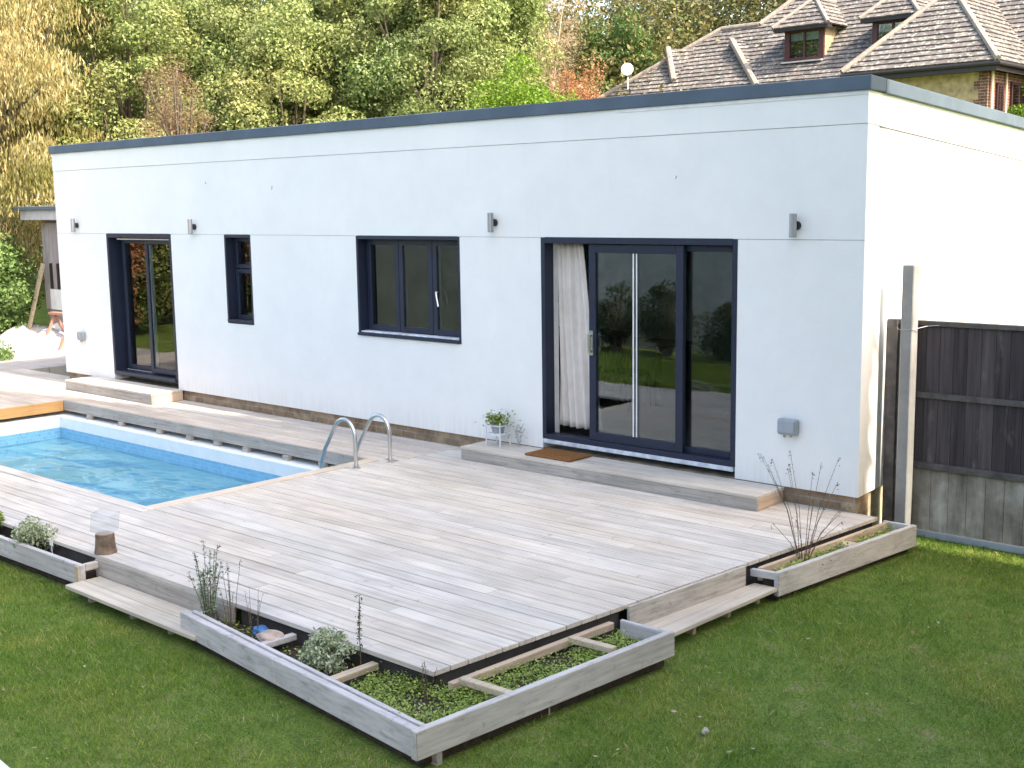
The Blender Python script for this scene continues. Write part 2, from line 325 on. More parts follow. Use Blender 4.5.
# ladder
lad=thing('pool_ladder','pair of arched stainless steel grab rails at the pool corner','pool ladder',(-4.85,-1.27,0))
for y,h in ((-1.47,.5),(-1.05,.49)):
    r=MB(); xf=-4.865 if y<-1.3 else -4.80; pts=[(xf,y,0.0),(xf,y,.2)]+[(xf-.16*(1-math.cos(t)),y,.30+(h-.30)*math.sin(t)) for t in [R(a) for a in range(0,91,15)]]
    pts+=[(xf-.16-.20*math.sin(t),y,.27+(h-.27)*math.cos(t)) for t in [R(a) for a in range(15,61,15)]]+[(xf-.50,y,.14),(xf-.56,y,.0),(xf-.575,y,-.10),(xf-.575,y,-1.1)]
    r.tube(pts,.021,10); q=r.build('rail',M['silver'],lad,smooth=True)
    f=MB(); f.tube([(xf,y,.0),(xf,y,.012)],.045,14); f.build('flange',M['silver'],lad)
tr=MB()
for z in (-.62,-.9): tr.box(-5.43,-5.36,-1.45,-1.07,z,z+.025)
build_each(tr,'tread',M['silver'],lad)
# ------------------------------------------------------------------ low plank steps
ps=thing('low_step','low pale plank step between the front-left planter and corner planter','step',(-3.1,-5,-.28),'low plank steps')
a=MB(); a.prism([(-3.96,-5.185),(-2.2,-5.2),(-2.2,-5.045),(-3.96,-5.03)],-.185,-.155); a.prism([(-3.96,-5.022),(-2.35,-5.036),(-2.35,-4.892),(-3.96,-4.892)],-.185,-.156); build_each(a,'tread',M['plank'],ps,.003)
a=MB(); 
for x in (-3.8,-3.2,-2.7,-2.4): a.box(x,x+.04,-5.09,-4.9,-.279,-.187)
build_each(a,'bearer',M['fascia_x'],ps)
ps=thing('low_step','low pale plank step between the corner planter and the planter beside the fence','step',(.1,-2.5,-.28),'low plank steps')
a=MB()
def sk(y,o): return o+(y+1.8)*.03
a.prism([(sk(-3.28,.13),-3.28),(sk(-3.28,.26),-3.28),(sk(-1.8,.26),-1.8),(sk(-1.8,.13),-1.8)],-.185,-.155)
a.prism([(xe(-3.28)+.04,-3.28),(sk(-3.28,.124),-3.28),(sk(-1.8,.124),-1.8),(xe(-1.8)+.04,-1.8)],-.185,-.156); build_each(a,'tread',M['plank_y'],ps,.003)
a=MB()
for y in (-3.2,-2.75,-2.3,-1.9): a.box(-.05,.15,y,y+.04,-.279,-.187)
build_each(a,'bearer',M['batten'],ps)
# ------------------------------------------------------------------ door steps
def dstep(x0,x1,yf,top,label,loc,n=3):
    t=thing('door_step',label,'step',loc); m=MB(); w=(-.004-yf)/n
    for k in range(n): m.box(x0,x1,yf+k*w,yf+(k+1)*w-.005,top-.03,top)
    m.build('treads',M['step'],t,bevel=.003)
    f=MB(); f.box(x0+.005,x1-.005,yf+.008,yf+.032,.002,top-.031); f.build('riser',M['fascia_x'],t,bevel=.003)
    s=MB(); s.box(x1-.034,x1-.008,yf+.034,-.005,.002,top-.031); s.box(x0+.008,x0+.034,yf+.034,-.005,.002,top-.031); build_each(s,'side_board',M['sidew'],t,.003)
    return t
dstep(-4.33,-.705,-.47,.14,'long shallow timber step below the wide sliding door',(-2.5,-.23,0))
dstep(-12.7,-10.3,-.52,.155,'short timber box step below the far left patio door',(-11.5,-.25,0))
# ------------------------------------------------------------------ planters
def board(mb,a,b,w,z0,z1,inward):
    # board with outer edge a->b, thickness w towards inward side (unit vec sign)
    a=Vector((*a,0)); b=Vector((*b,0)); d=(b-a).normalized(); n=Vector((-d.y,d.x,0))*inward
    p=[a,b,b+n*w,a+n*w]
    if inward<0: p=p[::-1]
    mb.prism([(q.x,q.y) for q in p],z0,z1)
def soil(name,poly,parent,z=-.13):
    m=MB(); m.prism(poly,-.27,z); return m.build(name,M['soil'],parent)
PT=-.04
pa=thing('planter','long narrow timber planter at the left deck edge holding two bushes','planter',(-5,-5,GZ),'timber planters around the deck')
m=MB(); board(m,(-9.5,-5.10),(-3.975,-5.045),.045,-.2,PT,1); m.build('side_board',M['plant_x'],pa,bevel=.004)
m=MB(); m.box(-4.02,-3.975,-4.998,-4.888,-.095,PT); m.build('end_board',M['fascia_y'],pa,bevel=.004)
m=MB(); m.box(-4.025,-3.97,-5.066,-5.049,-.2,PT-.006); m.build('corner_post',M['batten'],pa)
soil('soil',[(-9.5,-5.05),(-4.03,-4.995),(-4.03,-4.875),(-9.5,-4.875)],pa)
pc=thing('planter','large L-shaped timber planter round the front corner of the deck','planter',(.2,-5.3,GZ),'timber planters around the deck')
c0,c1,c2,c3=(-2.43,-5.152),(-1.2,-5.29),(.222,-5.44),(.274,-5.443)
m=MB(); board(m,c0,c1,.05,-.2,PT,1); board(m,(c1[0]+.004,c1[1]),c2,.05,-.2,PT+.002,1); build_each(m,'front_board',M['plant_x'],pc,.005)
m=MB(); board(m,(c0[0]+.03,c0[1]+.075),(.17,-5.355),.03,-.2,PT-.008,1); m.build('inner_rail',M['plant_x'],pc,bevel=.004)
m=MB(); board(m,(.232,-5.452),(.398,-3.329),.05,-.2,PT+.004,1); m.build('side_board',M['plant_y'],pc,bevel=.005)
m=MB(); m.box(.2225,.2315,-5.449,-5.40,-.21,PT-.006); m.build('corner_strip',M['black'],pc)
m=MB(); m.prism([(-.02,-3.36),(.345,-3.36),(.345,-3.33),(-.02,-3.33)],-.2,PT-.005); m.box(-2.42,-2.39,-5.09,-4.89,-.2,PT-.04); build_each(m,'end_board',M['plant_x'],pc,.004)
m=MB(); m.prism([(-.19,-4.8),(-.145,-4.8),(xe(-3.36)+.045,-3.365),(xe(-3.36)+.0,-3.365)],-.12,PT-.03); m.build('back_rail',M['sidew'],pc,bevel=.004)
for a,b in (((-.75,-5.30),(-.74,-4.87)),): 
    m=MB(); m.bar((a[0],a[1],-.085),(b[0],b[1],-.085),.06,.04); m.build('cross_batten',M['batten'],pc,bevel=.004)
m=MB(); m.bar((-1.55,-5.2,-.085),(-1.53,-4.87,-.085),.05,.04); m.build('cross_batten',M['plant_x'],pc,bevel=.004)
for y in (-4.72,-3.78):
    m=MB(); m.bar((-.16+.06*(y>-4),y,-.075),(.24,y+.02,-.075),.055,.04); m.build('cross_batten',M['batten'],pc,bevel=.004)
for x,y in ((-.9,-5.25),(.27,-4.4),(.31,-3.6),(-1.9,-5.17),(.2,-5.35)):
    m=MB(); m.box(x-.025,x+.025,y+.05,y+.09,-.28,-.19) if y<-5 else m.box(x-.05,x-.01,y-.02,y+.02,-.28,-.19); m.build('foot',M['fascia_x'],pc)
soil('soil',[(-2.39,-5.1),(.18,-5.38),(.345,-3.37),(-.06,-3.37),(-.2,-4.79),(-2.39,-4.855)],pc,-.15)
pb=thing('planter','short stained timber planter by the grey post and dark fence','planter',(.3,-.8,GZ),'timber planters around the deck')
m=MB(); board(m,(.271,-1.798),(.48,.127),.045,-.225,PT,1); m.build('side_board',M['plant_y'],pb,bevel=.005)
m=MB(); m.prism([(.045,-1.83),(.262,-1.80),(.262,-1.76),(.05,-1.79)],-.10,PT-.004); m.prism([(.23,-1.80),(.262,-1.795),(.262,-1.762),(.23,-1.765)],-.22,-.102); m.prism([(.19,.09),(.43,.09),(.43,.125),(.19,.125)],-.22,PT-.004); build_each(m,'end_board',M['plant_x'],pb,.004)
m=MB(); m.prism([(xe(-1.75)+.03,-1.75),(xe(-1.75)+.065,-1.75),(xe(.05)+.065,.08),(xe(.05)+.03,.08)],-.15,PT-.006); m.build('back_rail',M['sidew'],pb,bevel=.004)
m=MB(); m.box(.19,.36,-.74,-.62,-.12,PT-.02); m.build('cross_batten',M['sidew'],pb,bevel=.004)
soil('soil',[(.11,-1.75),(.235,-1.75),(.425,.08),(.26,.08)],pb,-.11)
# ------------------------------------------------------------------ white house
J2=2.35; H0=3.309; H1=3.576; HT=3.694; ZB=.145
house=thing('flat_roof_house','low white rendered flat-roofed house with dark navy doors and windows','house',(-6.8,3,0))
XL=-13.62; DX=-.09; DEP=6.5
def ztop(y): return H1-.03*y
def zj(y): return H0-.044*y
def sx(y): return DX*y
w=MB(); g2=.004
ops=[(-12.14,-10.41,.235),(-9.13,-8.55,1.169),(-6.46,-4.74,1.167),(-3.565,-1.225,.20)]
x=XL
T=.26
for a,b,zb in ops:
    w.box(x,a,0,T,ZB,J2-g2); 
    if zb>.3: w.box(a,b,0,T,ZB,zb)
    x=b
w.prism([(x,0),(0,0),(sx(T),T),(x,T)],ZB,J2-g2)
w.prism([(XL,.002),(0,.002),(sx(T),T),(XL,T)],J2,[H0-g2,H0-g2,zj(T)-g2,zj(T)-g2])
w.prism([(XL,-.004),(0.002,-.004),(sx(T)+.002,T),(XL,T)],[H0,H0,zj(T),zj(T)],[H1,H1,ztop(T),ztop(T)])
w.prism([(XL,T),(XL+.26,T),(XL+.26,DEP),(XL,DEP)],ZB,[ztop(T),ztop(T),ztop(DEP),ztop(DEP)])
# side wall (sunlit)
w.prism([(sx(T)-.26,T),(sx(T),T),(sx(DEP),DEP),(sx(DEP)-.26,DEP)],ZB,[zj(T)-.02,zj(T)-.02,zj(DEP)-.02,zj(DEP)-.02])
w.prism([(sx(T)-.26,T),(sx(T)+.003,T),(sx(DEP)+.003,DEP),(sx(DEP)-.26,DEP)],[zj(T),zj(T),zj(DEP),zj(DEP)],[ztop(T),ztop(T),ztop(DEP),ztop(DEP)])
# back wall with window opening x -8.9..-7.3
for a,b,z0,z1 in ((XL,-8.9,ZB,3.35),(-8.3,sx(DEP),ZB,3.35),(-8.9,-8.3,ZB,1.0),(-8.9,-8.3,2.2,3.35)): w.box(a,b,DEP,DEP+.25,z0,z1)
w.build('wall',M['wall'],house)
gm=MB(); gm.box(XL+.02,-.02,.03,.2,J2-.03,J2+.02); gm.box(XL+.02,-.02,.03,.2,H0-.03,H0+.02); gm.prism([(sx(T)-.15,T+.01),(sx(T)-.006,T+.01),(sx(DEP)-.006,DEP),(sx(DEP)-.15,DEP)],[zj(T)-.03,zj(T)-.03,zj(DEP)-.03,zj(DEP)-.03],[zj(T)+.02,zj(T)+.02,zj(DEP)+.02,zj(DEP)+.02]); build_each(gm,'wall_joint',M['groove'],house)
mk=MB()
for (mx,mz,ml) in ((-8.05,2.92,.05),(-9.5,3.02,.03),(-1.9,2.9,.03)): mk.bar((mx,.0005,mz),(mx+.01,.0005,mz+ml),.012,.004)
build_each(mk,'wall_mark',M['grey'],house)
pl=MB(); pl.box(XL+.03,-.03,.03,T,-.3,ZB-.002); pl.build('plinth',M['brick'],house)
pl=MB(); pl.prism([(-.29,T+.003),(sx(.03)-.035,.035),(sx(DEP)-.035,DEP),(sx(DEP)-.3,DEP)],-.3,ZB-.002); pl.build('side_plinth',M['brick_y'],house)
cm=MB()
cm.prism([(XL-.03,-.035),(.035,-.035),(.008,.30),(XL-.03,.30)],H1-.002,[HT,HT,HT-.01,HT-.01])
cm.prism([(-.32,.303),(.008,.303),(sx(DEP)+.035,DEP+.28),(sx(DEP)-.32,DEP+.28)],[ztop(.3)-.002]*2+[ztop(DEP)-.002]*2,[HT-.01]*2+[ztop(DEP)+.118]*2)
cm.box(XL-.03,XL+.3,.303,DEP+.28,ztop(DEP)-.02,ztop(DEP)+.118); cm.build('roof_flashing',M['cap'],house,bevel=.006)
dk=MB(); dk.box(-2.6,-.0,-.012,-.0055,H1-.035,H1-.002); dk.build('drip_strip',M['white'],house)
rf=MB(); rf.prism([(XL+.27,T+.005),(-.35,T+.005),(-.90,DEP),(XL+.27,DEP)],3.2,3.3); rf.build('roof',M['grey'],house)
# interior
im=MB()
im.box(XL+.27,-.75,T+.02,DEP-.005,.05,.19); im.build('floor',M['roomfloor'],house)
im=MB(); im.box(-9.98,-9.9,T+.005,DEP-.01,.2,2.62); im.box(XL+.27,-.9,T+.006,DEP-.012,2.62,2.7)
im.box(XL+.262,XL+.268,T+.005,DEP,.2,2.6); im.box(-.98,-.9,T+.01,DEP-.01,.2,2.62)
for a,b,z0,z1 in ((-13.3,-8.9,.2,2.62),(-8.3,-1,.2,2.62),(-8.9,-8.3,.2,1.0),(-8.9,-8.3,2.2,2.62)): im.box(a,b,DEP-.03,DEP-.006,z0,z1)
im.build('inner_wall',M['room'],house)
# openings: jamb lining + frames
def lining(a,b,z0,z1,parent,d=.2,t=.035,name='reveal'):
    m=MB(); m.box(a-.003,a+t,-.003,d,z0,z1); m.box(b-t,b+.003,-.003,d,z0,z1); m.box(a+t,b-t,-.003,d,z1-t-.01,z1+.003); m.box(a+t,b-t,-.003,d,z0-.003,z0+t)
    return m.build(name,M['frame'],parent,bevel=.003)
def panel(a,b,z0,z1,y,parent,st=.07,name='panel',gl=True,th=.05,label=None):
    m=MB(); m.box(a,a+st,y,y+th,z0,z1); m.box(b-st,b,y,y+th,z0,z1); m.box(a+st,b-st,y,y+th,z1-st,z1); m.box(a+st,b-st,y,y+th,z0,z0+st)
    o=m.build(name,M['frame'],parent,bevel=.004)
    if label: o['label']=label
    q=MB(); q.box(a+st-.004,b-st+.004,y+th*.4,y+th*.6,z0+st-.004,z1-st+.004); q.build('pane',M['glass'],o)
    return o
# wide sliding door
d=thing('x','','x'); bpy.data.objects.remove(d)
bd=bpy.data.objects.new('sliding_door',None); C.objects.link(bd); bd.parent=house; bd.location=(-2.4-house.location[0],.1-house.location[1],0)
bd['label']='wide sliding door standing open at its left side'
lining(-3.565,-1.225,.25,J2,bd,.14,.05,'door_frame')
m=MB(); m.box(-3.55,-1.24,-.012,.05,.205,.247); m.build('threshold',M['drip'],bd,bevel=.003)
m=MB(); m.box(-3.45,-1.32,.08,.085,.287,.297); m.box(-3.45,-1.95,.02,.027,.287,.297); build_each(m,'track',M['white'],bd)
sp_=panel(-2.965,-1.83,.30,2.285,.03,bd,.085,'sliding_panel')
panel(-1.93,-1.275,.30,2.285,.086,bd,.06,'fixed_panel')
m=MB(); m.box(-2.945,-2.90,.01,.028,1.17,1.42); m.box(-2.94,-2.905,-.025,.01,1.20,1.23); m.box(-2.94,-2.905,-.025,.01,1.36,1.39); m.box(-2.938,-2.907,-.03,-.015,1.20,1.39); m.build('handle',M['silver'],sp_,bevel=.002)
m=MB(); m.box(-2.425,-2.410,.038,.044,.39,2.2); m.box(-2.385,-2.372,.038,.044,.39,2.2); build_each(m,'inner_post',M['white'],bd)  # white strips before the pane imitate a door edge catching light
m=MB(); m.box(-3.62,-3.525,.145,.225,.26,2.3); m.build('inner_lining',M['white'],bd)
# left patio door
ld=bpy.data.objects.new('patio_door',None); C.objects.link(ld); ld.parent=house; ld.location=(-11.3-house.location[0],.1-house.location[1],0)
lining(-12.14,-10.41,.235,J2,ld,.24,.05,'door_frame')
m=MB(); m.box(-12.09,-10.46,-.02,.06,.24,.29); m.build('threshold',M['frame'],ld,bevel=.003)
m=MB(); m.box(-12.05,-10.46,.17,.176,.293,.30); m.box(-11.95,-10.46,.06,.075,2.26,2.275); build_each(m,'track',M['white'],ld)
panel(-12.0,-11.2,.31,2.27,.16,ld,.07,'sliding_panel'); panel(-11.27,-10.46,.31,2.27,.10,ld,.07,'fixed_panel')
m=MB(); m.box(-11.185,-11.16,.12,.124,.4,2.19); m.build('seal_strip',M['white'],ld)
# windows
def window(name,a,b,z0,loc,parent=house):
    o=bpy.data.objects.new(name,None); C.objects.link(o); o.parent=parent; o.location=(loc[0]-parent.location[0],loc[1]-parent.location[1],loc[2]); return o
w2=window('casement_window',-6.46,-4.74,1.167,(-5.6,.1,1.17))
lining(-6.46,-4.74,1.167,J2,w2,.2,.03,'reveal')
m=MB(); m.box(-6.42,-4.78,-.0,.115,1.205,1.222); m.build('sill',M['drip'],w2,bevel=.003)
m=MB(); m.box(-6.455,-4.745,-.03,.0,1.169,1.2); m.build('drip_sill',M['frame'],w2,bevel=.004)
for i,(a,b) in enumerate(((-6.42,-5.86),(-5.86,-5.30),(-5.30,-4.775))):
    f=panel(a+.004,b-.004,1.225,2.305,.12,w2,.065,'casement')
m=MB(); m.tube([(-5.20,.10,1.72),(-5.20,.075,1.72),(-5.19,.07,1.67),(-5.165,.07,1.56)],.011,8); m.build('handle',M['silver'],w2)
m=MB(); m.box(-5.80,-5.36,.19,.21,2.16,2.25); m.build('blind',M['white'],w2)
m=MB(); m.box(-6.34,-6.27,.19,.26,1.2,2.3); m.build('inner_lining',M['white'],w2)
w1=window('narrow_window',-9.13,-8.55,1.169,(-8.84,.1,1.17))
lining(-9.13,-8.55,1.169,J2,w1,.22,.03,'reveal')
m=MB(); m.box(-9.12,-8.56,-.02,.12,1.2,1.22); m.build('sill',M['frame'],w1,bevel=.004)
panel(-9.09,-8.59,1.90,2.31,.13,w1,.055,'top_light'); panel(-9.09,-8.59,1.22,1.89,.13,w1,.055,'casement')
bw=window('back_window',-8.9,-7.3,1,(-8.1,DEP+.1,1))
m=MB(); 
for a,b,c_,e in ((-8.9,-8.84,1,2.2),(-8.36,-8.3,1,2.2)): m.box(a,b,DEP+.08,DEP+.14,c_,e)
m.box(-8.84,-8.36,DEP+.082,DEP+.138,2.14,2.2); m.box(-8.84,-8.36,DEP+.082,DEP+.138,1,1.06); m.build('frame',M['frame'],bw); m=MB(); m.box(-8.84,-8.36,DEP+.105,DEP+.115,1.06,2.14); m.build('pane',M['glass'],bw)
# curtain
def curtain():
    m,nt,out=newmat('linen_curtain'); v=coords(nt); n=noise(nt,v,60,3); n0=noise(nt,v,4,3)
    c=ramp(nt,n0,[(.3,(.62,.57,.54)),(.7,(.74,.70,.67))]); b=N(nt,'ShaderNodeBsdfPrincipled'); L(nt,c,b.inputs['Base Color']); b.inputs['Roughness'].default_value=.95; L(nt,bump(nt,n,.3,.003),b.inputs['Normal']); L(nt,b.outputs[0],out.inputs[0]); return m
cv=[];cf=[]; nu,nv=60,26
for j in range(nv+1):
    t=j/nv; z=.36+1.93*t; x0=-3.57+.03*(1-t); x1=-3.20+.22*(1-t)**.8
    for i in range(nu+1):
        u=i/nu; x=x0+(x1-x0)*u; ph=u*34+math.sin(t*3)*1.2; cv.append((x,.24+.028*math.sin(ph)*(1.25-.5*t)+.02*math.sin(u*9+t*2),z))
for j in range(nv):
    for i in range(nu): a=j*(nu+1)+i; cf.append((a,a+1,a+nu+2,a+nu+1))
cu=MB(); cu.add(cv,cf); co=cu.build('curtain',curtain(),None,smooth=True); tag(co,'pale linen curtain hanging just inside the open wide sliding door','curtain')
sm=co.modifiers.new('th','SOLIDIFY'); sm.thickness=.006
# furniture inside
tb=thing('dining_table','dark dining table standing inside the house behind the wide glass door','table',(-4.6,3.0,.19))
m=MB(); m.box(-5.3,-3.9,2.6,3.4,.90,.94); m.build('tabletop',M['dark'],tb,bevel=.01)
for x in (-5.22,-3.98):
    for y in (2.68,3.32): m=MB(); m.box(x-.03,x+.03,y-.03,y+.03,.19,.898); m.build('leg',M['dark'],tb)
def chair(x,y,s,label):
    t=thing('dining_chair',label,'chair',(x,y,.19),'dining chairs')
    m=MB(); m.box(x-.22,x+.22,y-.22,y+.22,.62,.66); m.build('seat',M['dark'],t,bevel=.01)
    m=MB(); 
    for k in range(5): m.box(x-.2+k*.09,x-.16+k*.09,y+s*.2-.012,y+s*.2+.012,.66,1.1)
    m.box(x-.22,x+.22,y+s*.2-.018,y+s*.2+.018,1.1,1.18); m.build('backrest',M['dark'],t,bevel=.004)
    for i in (-1,1):
        for j in (-1,1): m=MB(); m.bar((x+i*.19,y+j*.19,.62),(x+i*.21,y+j*.21,.19),.035); m.build('leg',M['dark'],t)
chair(-4.9,2.3,-1,'dark slatted dining chair tucked at the near side of the indoor table, left one')
chair(-4.2,2.3,-1,'dark slatted dining chair tucked at the near side of the indoor table, right one')
# wall lights and boxes
def wlight(x,z,label):
    t=thing('wall_light',label,'wall light',(x,0,z),'up and down wall lights')
    m=MB(); m.tube([(x,-.075,z-.10),(x,-.075,z+.105)],.032,14); m.build('body',M['lamp'],t,bevel=.002)
    m=MB(); m.tube([(x,-.003,z),(x,-.03,z)],.040,14); m.build('mount',M['black'],t)
for x,z,l in ((-12.97,2.47,'small grey cylinder wall light at the far left end of the white wall'),(-9.80,2.45,'small grey cylinder wall light between the patio door and the narrow window'),(-4.20,2.50,'small grey cylinder wall light between the three-pane window and the wide door'),(-.63,2.47,'small grey cylinder wall light nearest the sunlit corner')): wlight(x,z,l)
def jbox(x,z,w_,h_,label):
    t=thing('junction_box',label,'junction box',(x,0,z),'outdoor socket boxes')
    m=MB(); m.box(x-w_/2,x+w_/2,-.075,-.006,z-h_/2,z+h_/2); m.build('housing',M['grey'],t,bevel=.012)
    m=MB(); m.box(x-w_/2+.015,x+w_/2-.015,-.088,-.077,z-h_/2+.02,z+h_/2-.012); m.build('lid',M['grey'],t,bevel=.004)
    m=MB(); m.tube([(x-w_*.2,-.04,z-h_/2-.03),(x-w_*.2,-.04,z-h_/2+.002)],.012,8); m.tube([(x+w_*.15,-.04,z-h_/2-.02),(x+w_*.15,-.04,z-h_/2+.002)],.012,8); build_each(m,'gland',M['lamp'],t)
jbox(-.66,.70,.19,.14,'grey weatherproof socket box low on the wall right of the wide door')
jbox(-13.0,.76,.14,.13,'grey weatherproof socket box low on the wall left of the patio door')
# doormat
def matm():
    m,nt,out=newmat('coir'); v=coords(nt); n=noise(nt,v,120,3); n0=noise(nt,v,8,3); c=ramp(nt,n,[(.35,(.17,.07,.025)),(.65,(.36,.17,.07))]); bsdf(nt,out,c,.95,0,bump(nt,n,1,.01),.1); return m
m=MB(); m.box(-3.48,-2.88,-.395,-.03,.142,.162); tag(m.build('doormat',matm(),None,bevel=.006),'brown coir doormat on the step below the wide sliding door','doormat')
# plant stand with potted plant
st=thing('plant_stand','small white metal plant stand on the left end of the long door step','plant stand',(-4.07,-.15,.14))
m=MB()
for x,y in ((-4.17,-.07),(-4.15,-.25),(-3.95,-.25),(-3.97,-.07)): MB().tube([(x,y,.14),(x,y,.40)],.007,6).build('leg',M['white'],st)
for z in (.26,.36): m.tube([(-4.17,-.07,z),(-4.15,-.25,z),(-3.95,-.25,z),(-3.97,-.07,z),(-4.17,-.07,z)],.006,6)
m.build('frame',M['white'],st)
m=MB(); m.box(-4.15,-3.96,-.24,-.08,.265,.275); m.build('shelf',M['white'],st)
plant_green=leafmat('fresh_green_leaf',[(.10,.17,.02),(.20,.28,.04),(.30,.36,.07)],.3)
sage=leafmat('sage_leaf',[(.10,.17,.09),(.20,.28,.17),(.32,.38,.24)],.2)
dkleaf=leafmat('dark_leaf',[(.03,.05,.025),(.06,.09,.04),(.10,.10,.06)],.2)
varieg=leafmat('variegated_leaf',[(.10,.17,.08),(.24,.31,.17),(.55,.60,.40),(.68,.70,.54)],.25)
dryleaf=leafmat('dry_stem_leaf',[(.16,.10,.06),(.26,.2,.12),(.12,.14,.06)],.2)
stemm=plain('stem',(.13,.09,.06),.9)
weed=leafmat('weed_leaf',[(.12,.22,.03),(.24,.38,.06),(.36,.48,.10),(.50,.52,.20)],.3)
pp=thing('potted_plant','bright green leafy plant in a grey pot on the white stand','plant',(-4.06,-.16,.276))
m=MB(); m.tube([(-4.06,-.16,.277),(-4.06,-.16,.37)],[.06,.08],12); m.build('pot',M['grey'],pp)
P=rng.normal(0,1,(420,3))*np.array([.075,.06,.04])+np.array([-4.06,-.16,.42]); quads('foliage',leaves(P,np.tile([0,0,1.],(420,1)),.018),plant_green,pp)
sp2=thing('wispy_plant','thin wispy pale plant beside the white stand on the step','plant',(-3.82,-.1,.14))
m=MB(); 
for k in range(6): m.tube([(-3.82,-.1,.14),(-3.82+random.uniform(-.05,.05),-.1,.28),(-3.82+random.uniform(-.12,.12),-.1+random.uniform(-.05,.05),random.uniform(.32,.42))],.003,4)
m.build('stem',M['grey'],sp2); P=rng.normal(0,1,(50,3))*np.array([.07,.03,.06])+np.array([-3.82,-.1,.33]); quads('foliage',leaves(P,np.tile([0,0,1.],(50,1)),.014),sage,sp2)
# ------------------------------------------------------------------ small plants in planters
def stems(name,label,x,y,z,n,hmin,hmax,spread,leafm,lsize,nl,group=None,headm=None,low=.1,rad=.004,clump=0,flop=.0):
    t=thing(name,label,'plant',(x,y,z),group); m=MB(); PP=[]; HH=[]
    for k in range(n):
        an=random.uniform(0,6.28); h=random.uniform(hmin,hmax); s=spread*math.sqrt(random.random())
        bx=x+math.cos(an)*.03; by=y+math.sin(an)*.02; ex=x+math.cos(an)*s; ey=y+math.sin(an)*s*.6
        mx=bx+(ex-bx)*.35+random.uniform(-.01,.01)
        pts=[(bx,by,z),(mx,by+(ey-by)*.35,z+h*.5),(ex,ey,z+h)]
        m.tube(pts,[rad,rad*.8,rad*.5],4)
        for q in range(nl):
            f=random.uniform(low,1.0); a,b=(pts[0],pts[1]) if f<.5 else (pts[1],pts[2]); u=f*2%1 if f<1 else 1
            PP.append([a[i]+(b[i]-a[i])*u+random.gauss(0,lsize*.7) for i in range(3)])
        if headm: 
            for q in range(10): HH.append([pts[2][0]+random.gauss(0,.006),pts[2][1]+random.gauss(0,.006),pts[2][2]-random.random()*.06])
    m.build('stem',stemm,t)
    if clump: 
        for _ in range(clump): PP.append([x+random.gauss(0,spread*.5),y+random.gauss(0,spread*.25),z+abs(random.gauss(0,.04))])
    if PP: P=np.array(PP); quads('foliage',leaves(P,np.tile([0,0,1.],(len(P),1)),lsize,.45),leafm,t)
    if HH: P=np.array(HH); quads('flower_foliage',leaves(P,np.tile([0,0,1.],(len(P),1)),.008,.6),dkleaf,t)
    return t
stems('upright_shrub','upright grey-green herb with dark flower spikes at the left end of the corner planter',-2.30,-5.0,-.15,20,.26,.60,.17,sage,.011,70,headm=1,clump=260,low=.02,rad=.003)
stems('upright_shrub','upright thin brown flower spikes beside the grey-green herb',-2.08,-4.98,-.15,7,.28,.52,.12,dryleaf,.008,12,headm=1,rad=.0025)
stems('bare_seedling','small bare twiggy seedling behind the blue scrap in the corner planter',-1.82,-4.98,-.15,6,.2,.36,.11,dryleaf,.007,8,rad=.0022)
stems('thin_sapling','single thin leaning stem with small dark leaves between the round bush and deck corner',-.84,-4.90,-.15,1,.50,.52,.16,dkleaf,.012,130,low=.25)
stems('dry_stalk','dry brown stalk beside the front corner of the deck',-.25,-4.92,-.15,4,.14,.30,.10,dryleaf,.008,6,rad=.003)
stems('twiggy_shrub','tall sparse twiggy shrub with thin bare stems in the planter beside the fence',.17,-1.25,-.11,18,.30,.86,.42,dryleaf,.008,12,headm=1,clump=140,rad=.0028)
def bush(name,label,x,y,z,r,h,mat,n,ls):
    t=thing(name,label,'shrub',(x,y,z)); m=MB()
    for k in range(9):
        an=k*.7; m.tube([(x,y,z),(x+math.cos(an)*r[0]*.5,y+math.sin(an)*r[1]*.5,z+h*.7)],.005,4)
    m.build('stem',stemm,t)
    P,D,_=crown_pts((x,y,z+h*.5),(r[0],r[1],h*.5),26,n//26,.35*r[0],.5); quads('foliage',leaves(P,D,ls,.5),mat,t); return t
bush('variegated_bush','round cream-edged variegated bush in the front corner planter',-1.07,-4.98,-.15,(.19,.13),.20,varieg,2600,.015)
bush('variegated_bush','loose cream-green variegated bush in the narrow planter at the left deck edge',-4.95,-4.92,-.13,(.24,.10),.24,varieg,2000,.016)
bush('green_bush','small green bush cut by the left picture edge in the narrow planter',-5.75,-4.93,-.13,(.16,.09),.22,plant_green,1200,.016)
def cover(label,poly,z,n,parentname='ground_weeds',mat=weed,ls=.016,h=.035):
    xs=[p[0] for p in poly]; ys=[p[1] for p in poly]; out=[]
    while len(out)<n:
        x=random.uniform(min(xs),max(xs)); y=random.uniform(min(ys),max(ys)); c=False; j=len(poly)-1
        for i in range(len(poly)):
            if (poly[i][1]>y)!=(poly[j][1]>y) and x<(poly[j][0]-poly[i][0])*(y-poly[i][1])/(poly[j][1]-poly[i][1])+poly[i][0]: c=not c
            j=i
        if c and (math.sin(x*9+y*5)+math.sin(y*13-x*4)+random.uniform(-1.2,1.2)>-1.1): out.append((x,y,z+abs(random.gauss(0,h))))
    P=np.array(out); o=quads(parentname,leaves(P,np.tile([0,0,1.6],(len(P),1)),ls,.6),mat); tag(o,label,'weeds',kind='stuff')
cover('low green weeds filling the corner planter on its front right side',[(-.7,-5.27),(.17,-5.36),(.33,-3.4),(-.0,-3.4),(-.16,-4.75),(-.7,-4.86)],-.15,11000,ls=.010)
cover('sparse weeds on bare soil at the left of the corner planter',[(-2.3,-5.05),(-.8,-5.22),(-.8,-4.87),(-2.3,-4.87)],-.15,700,ls=.012,h=.02)
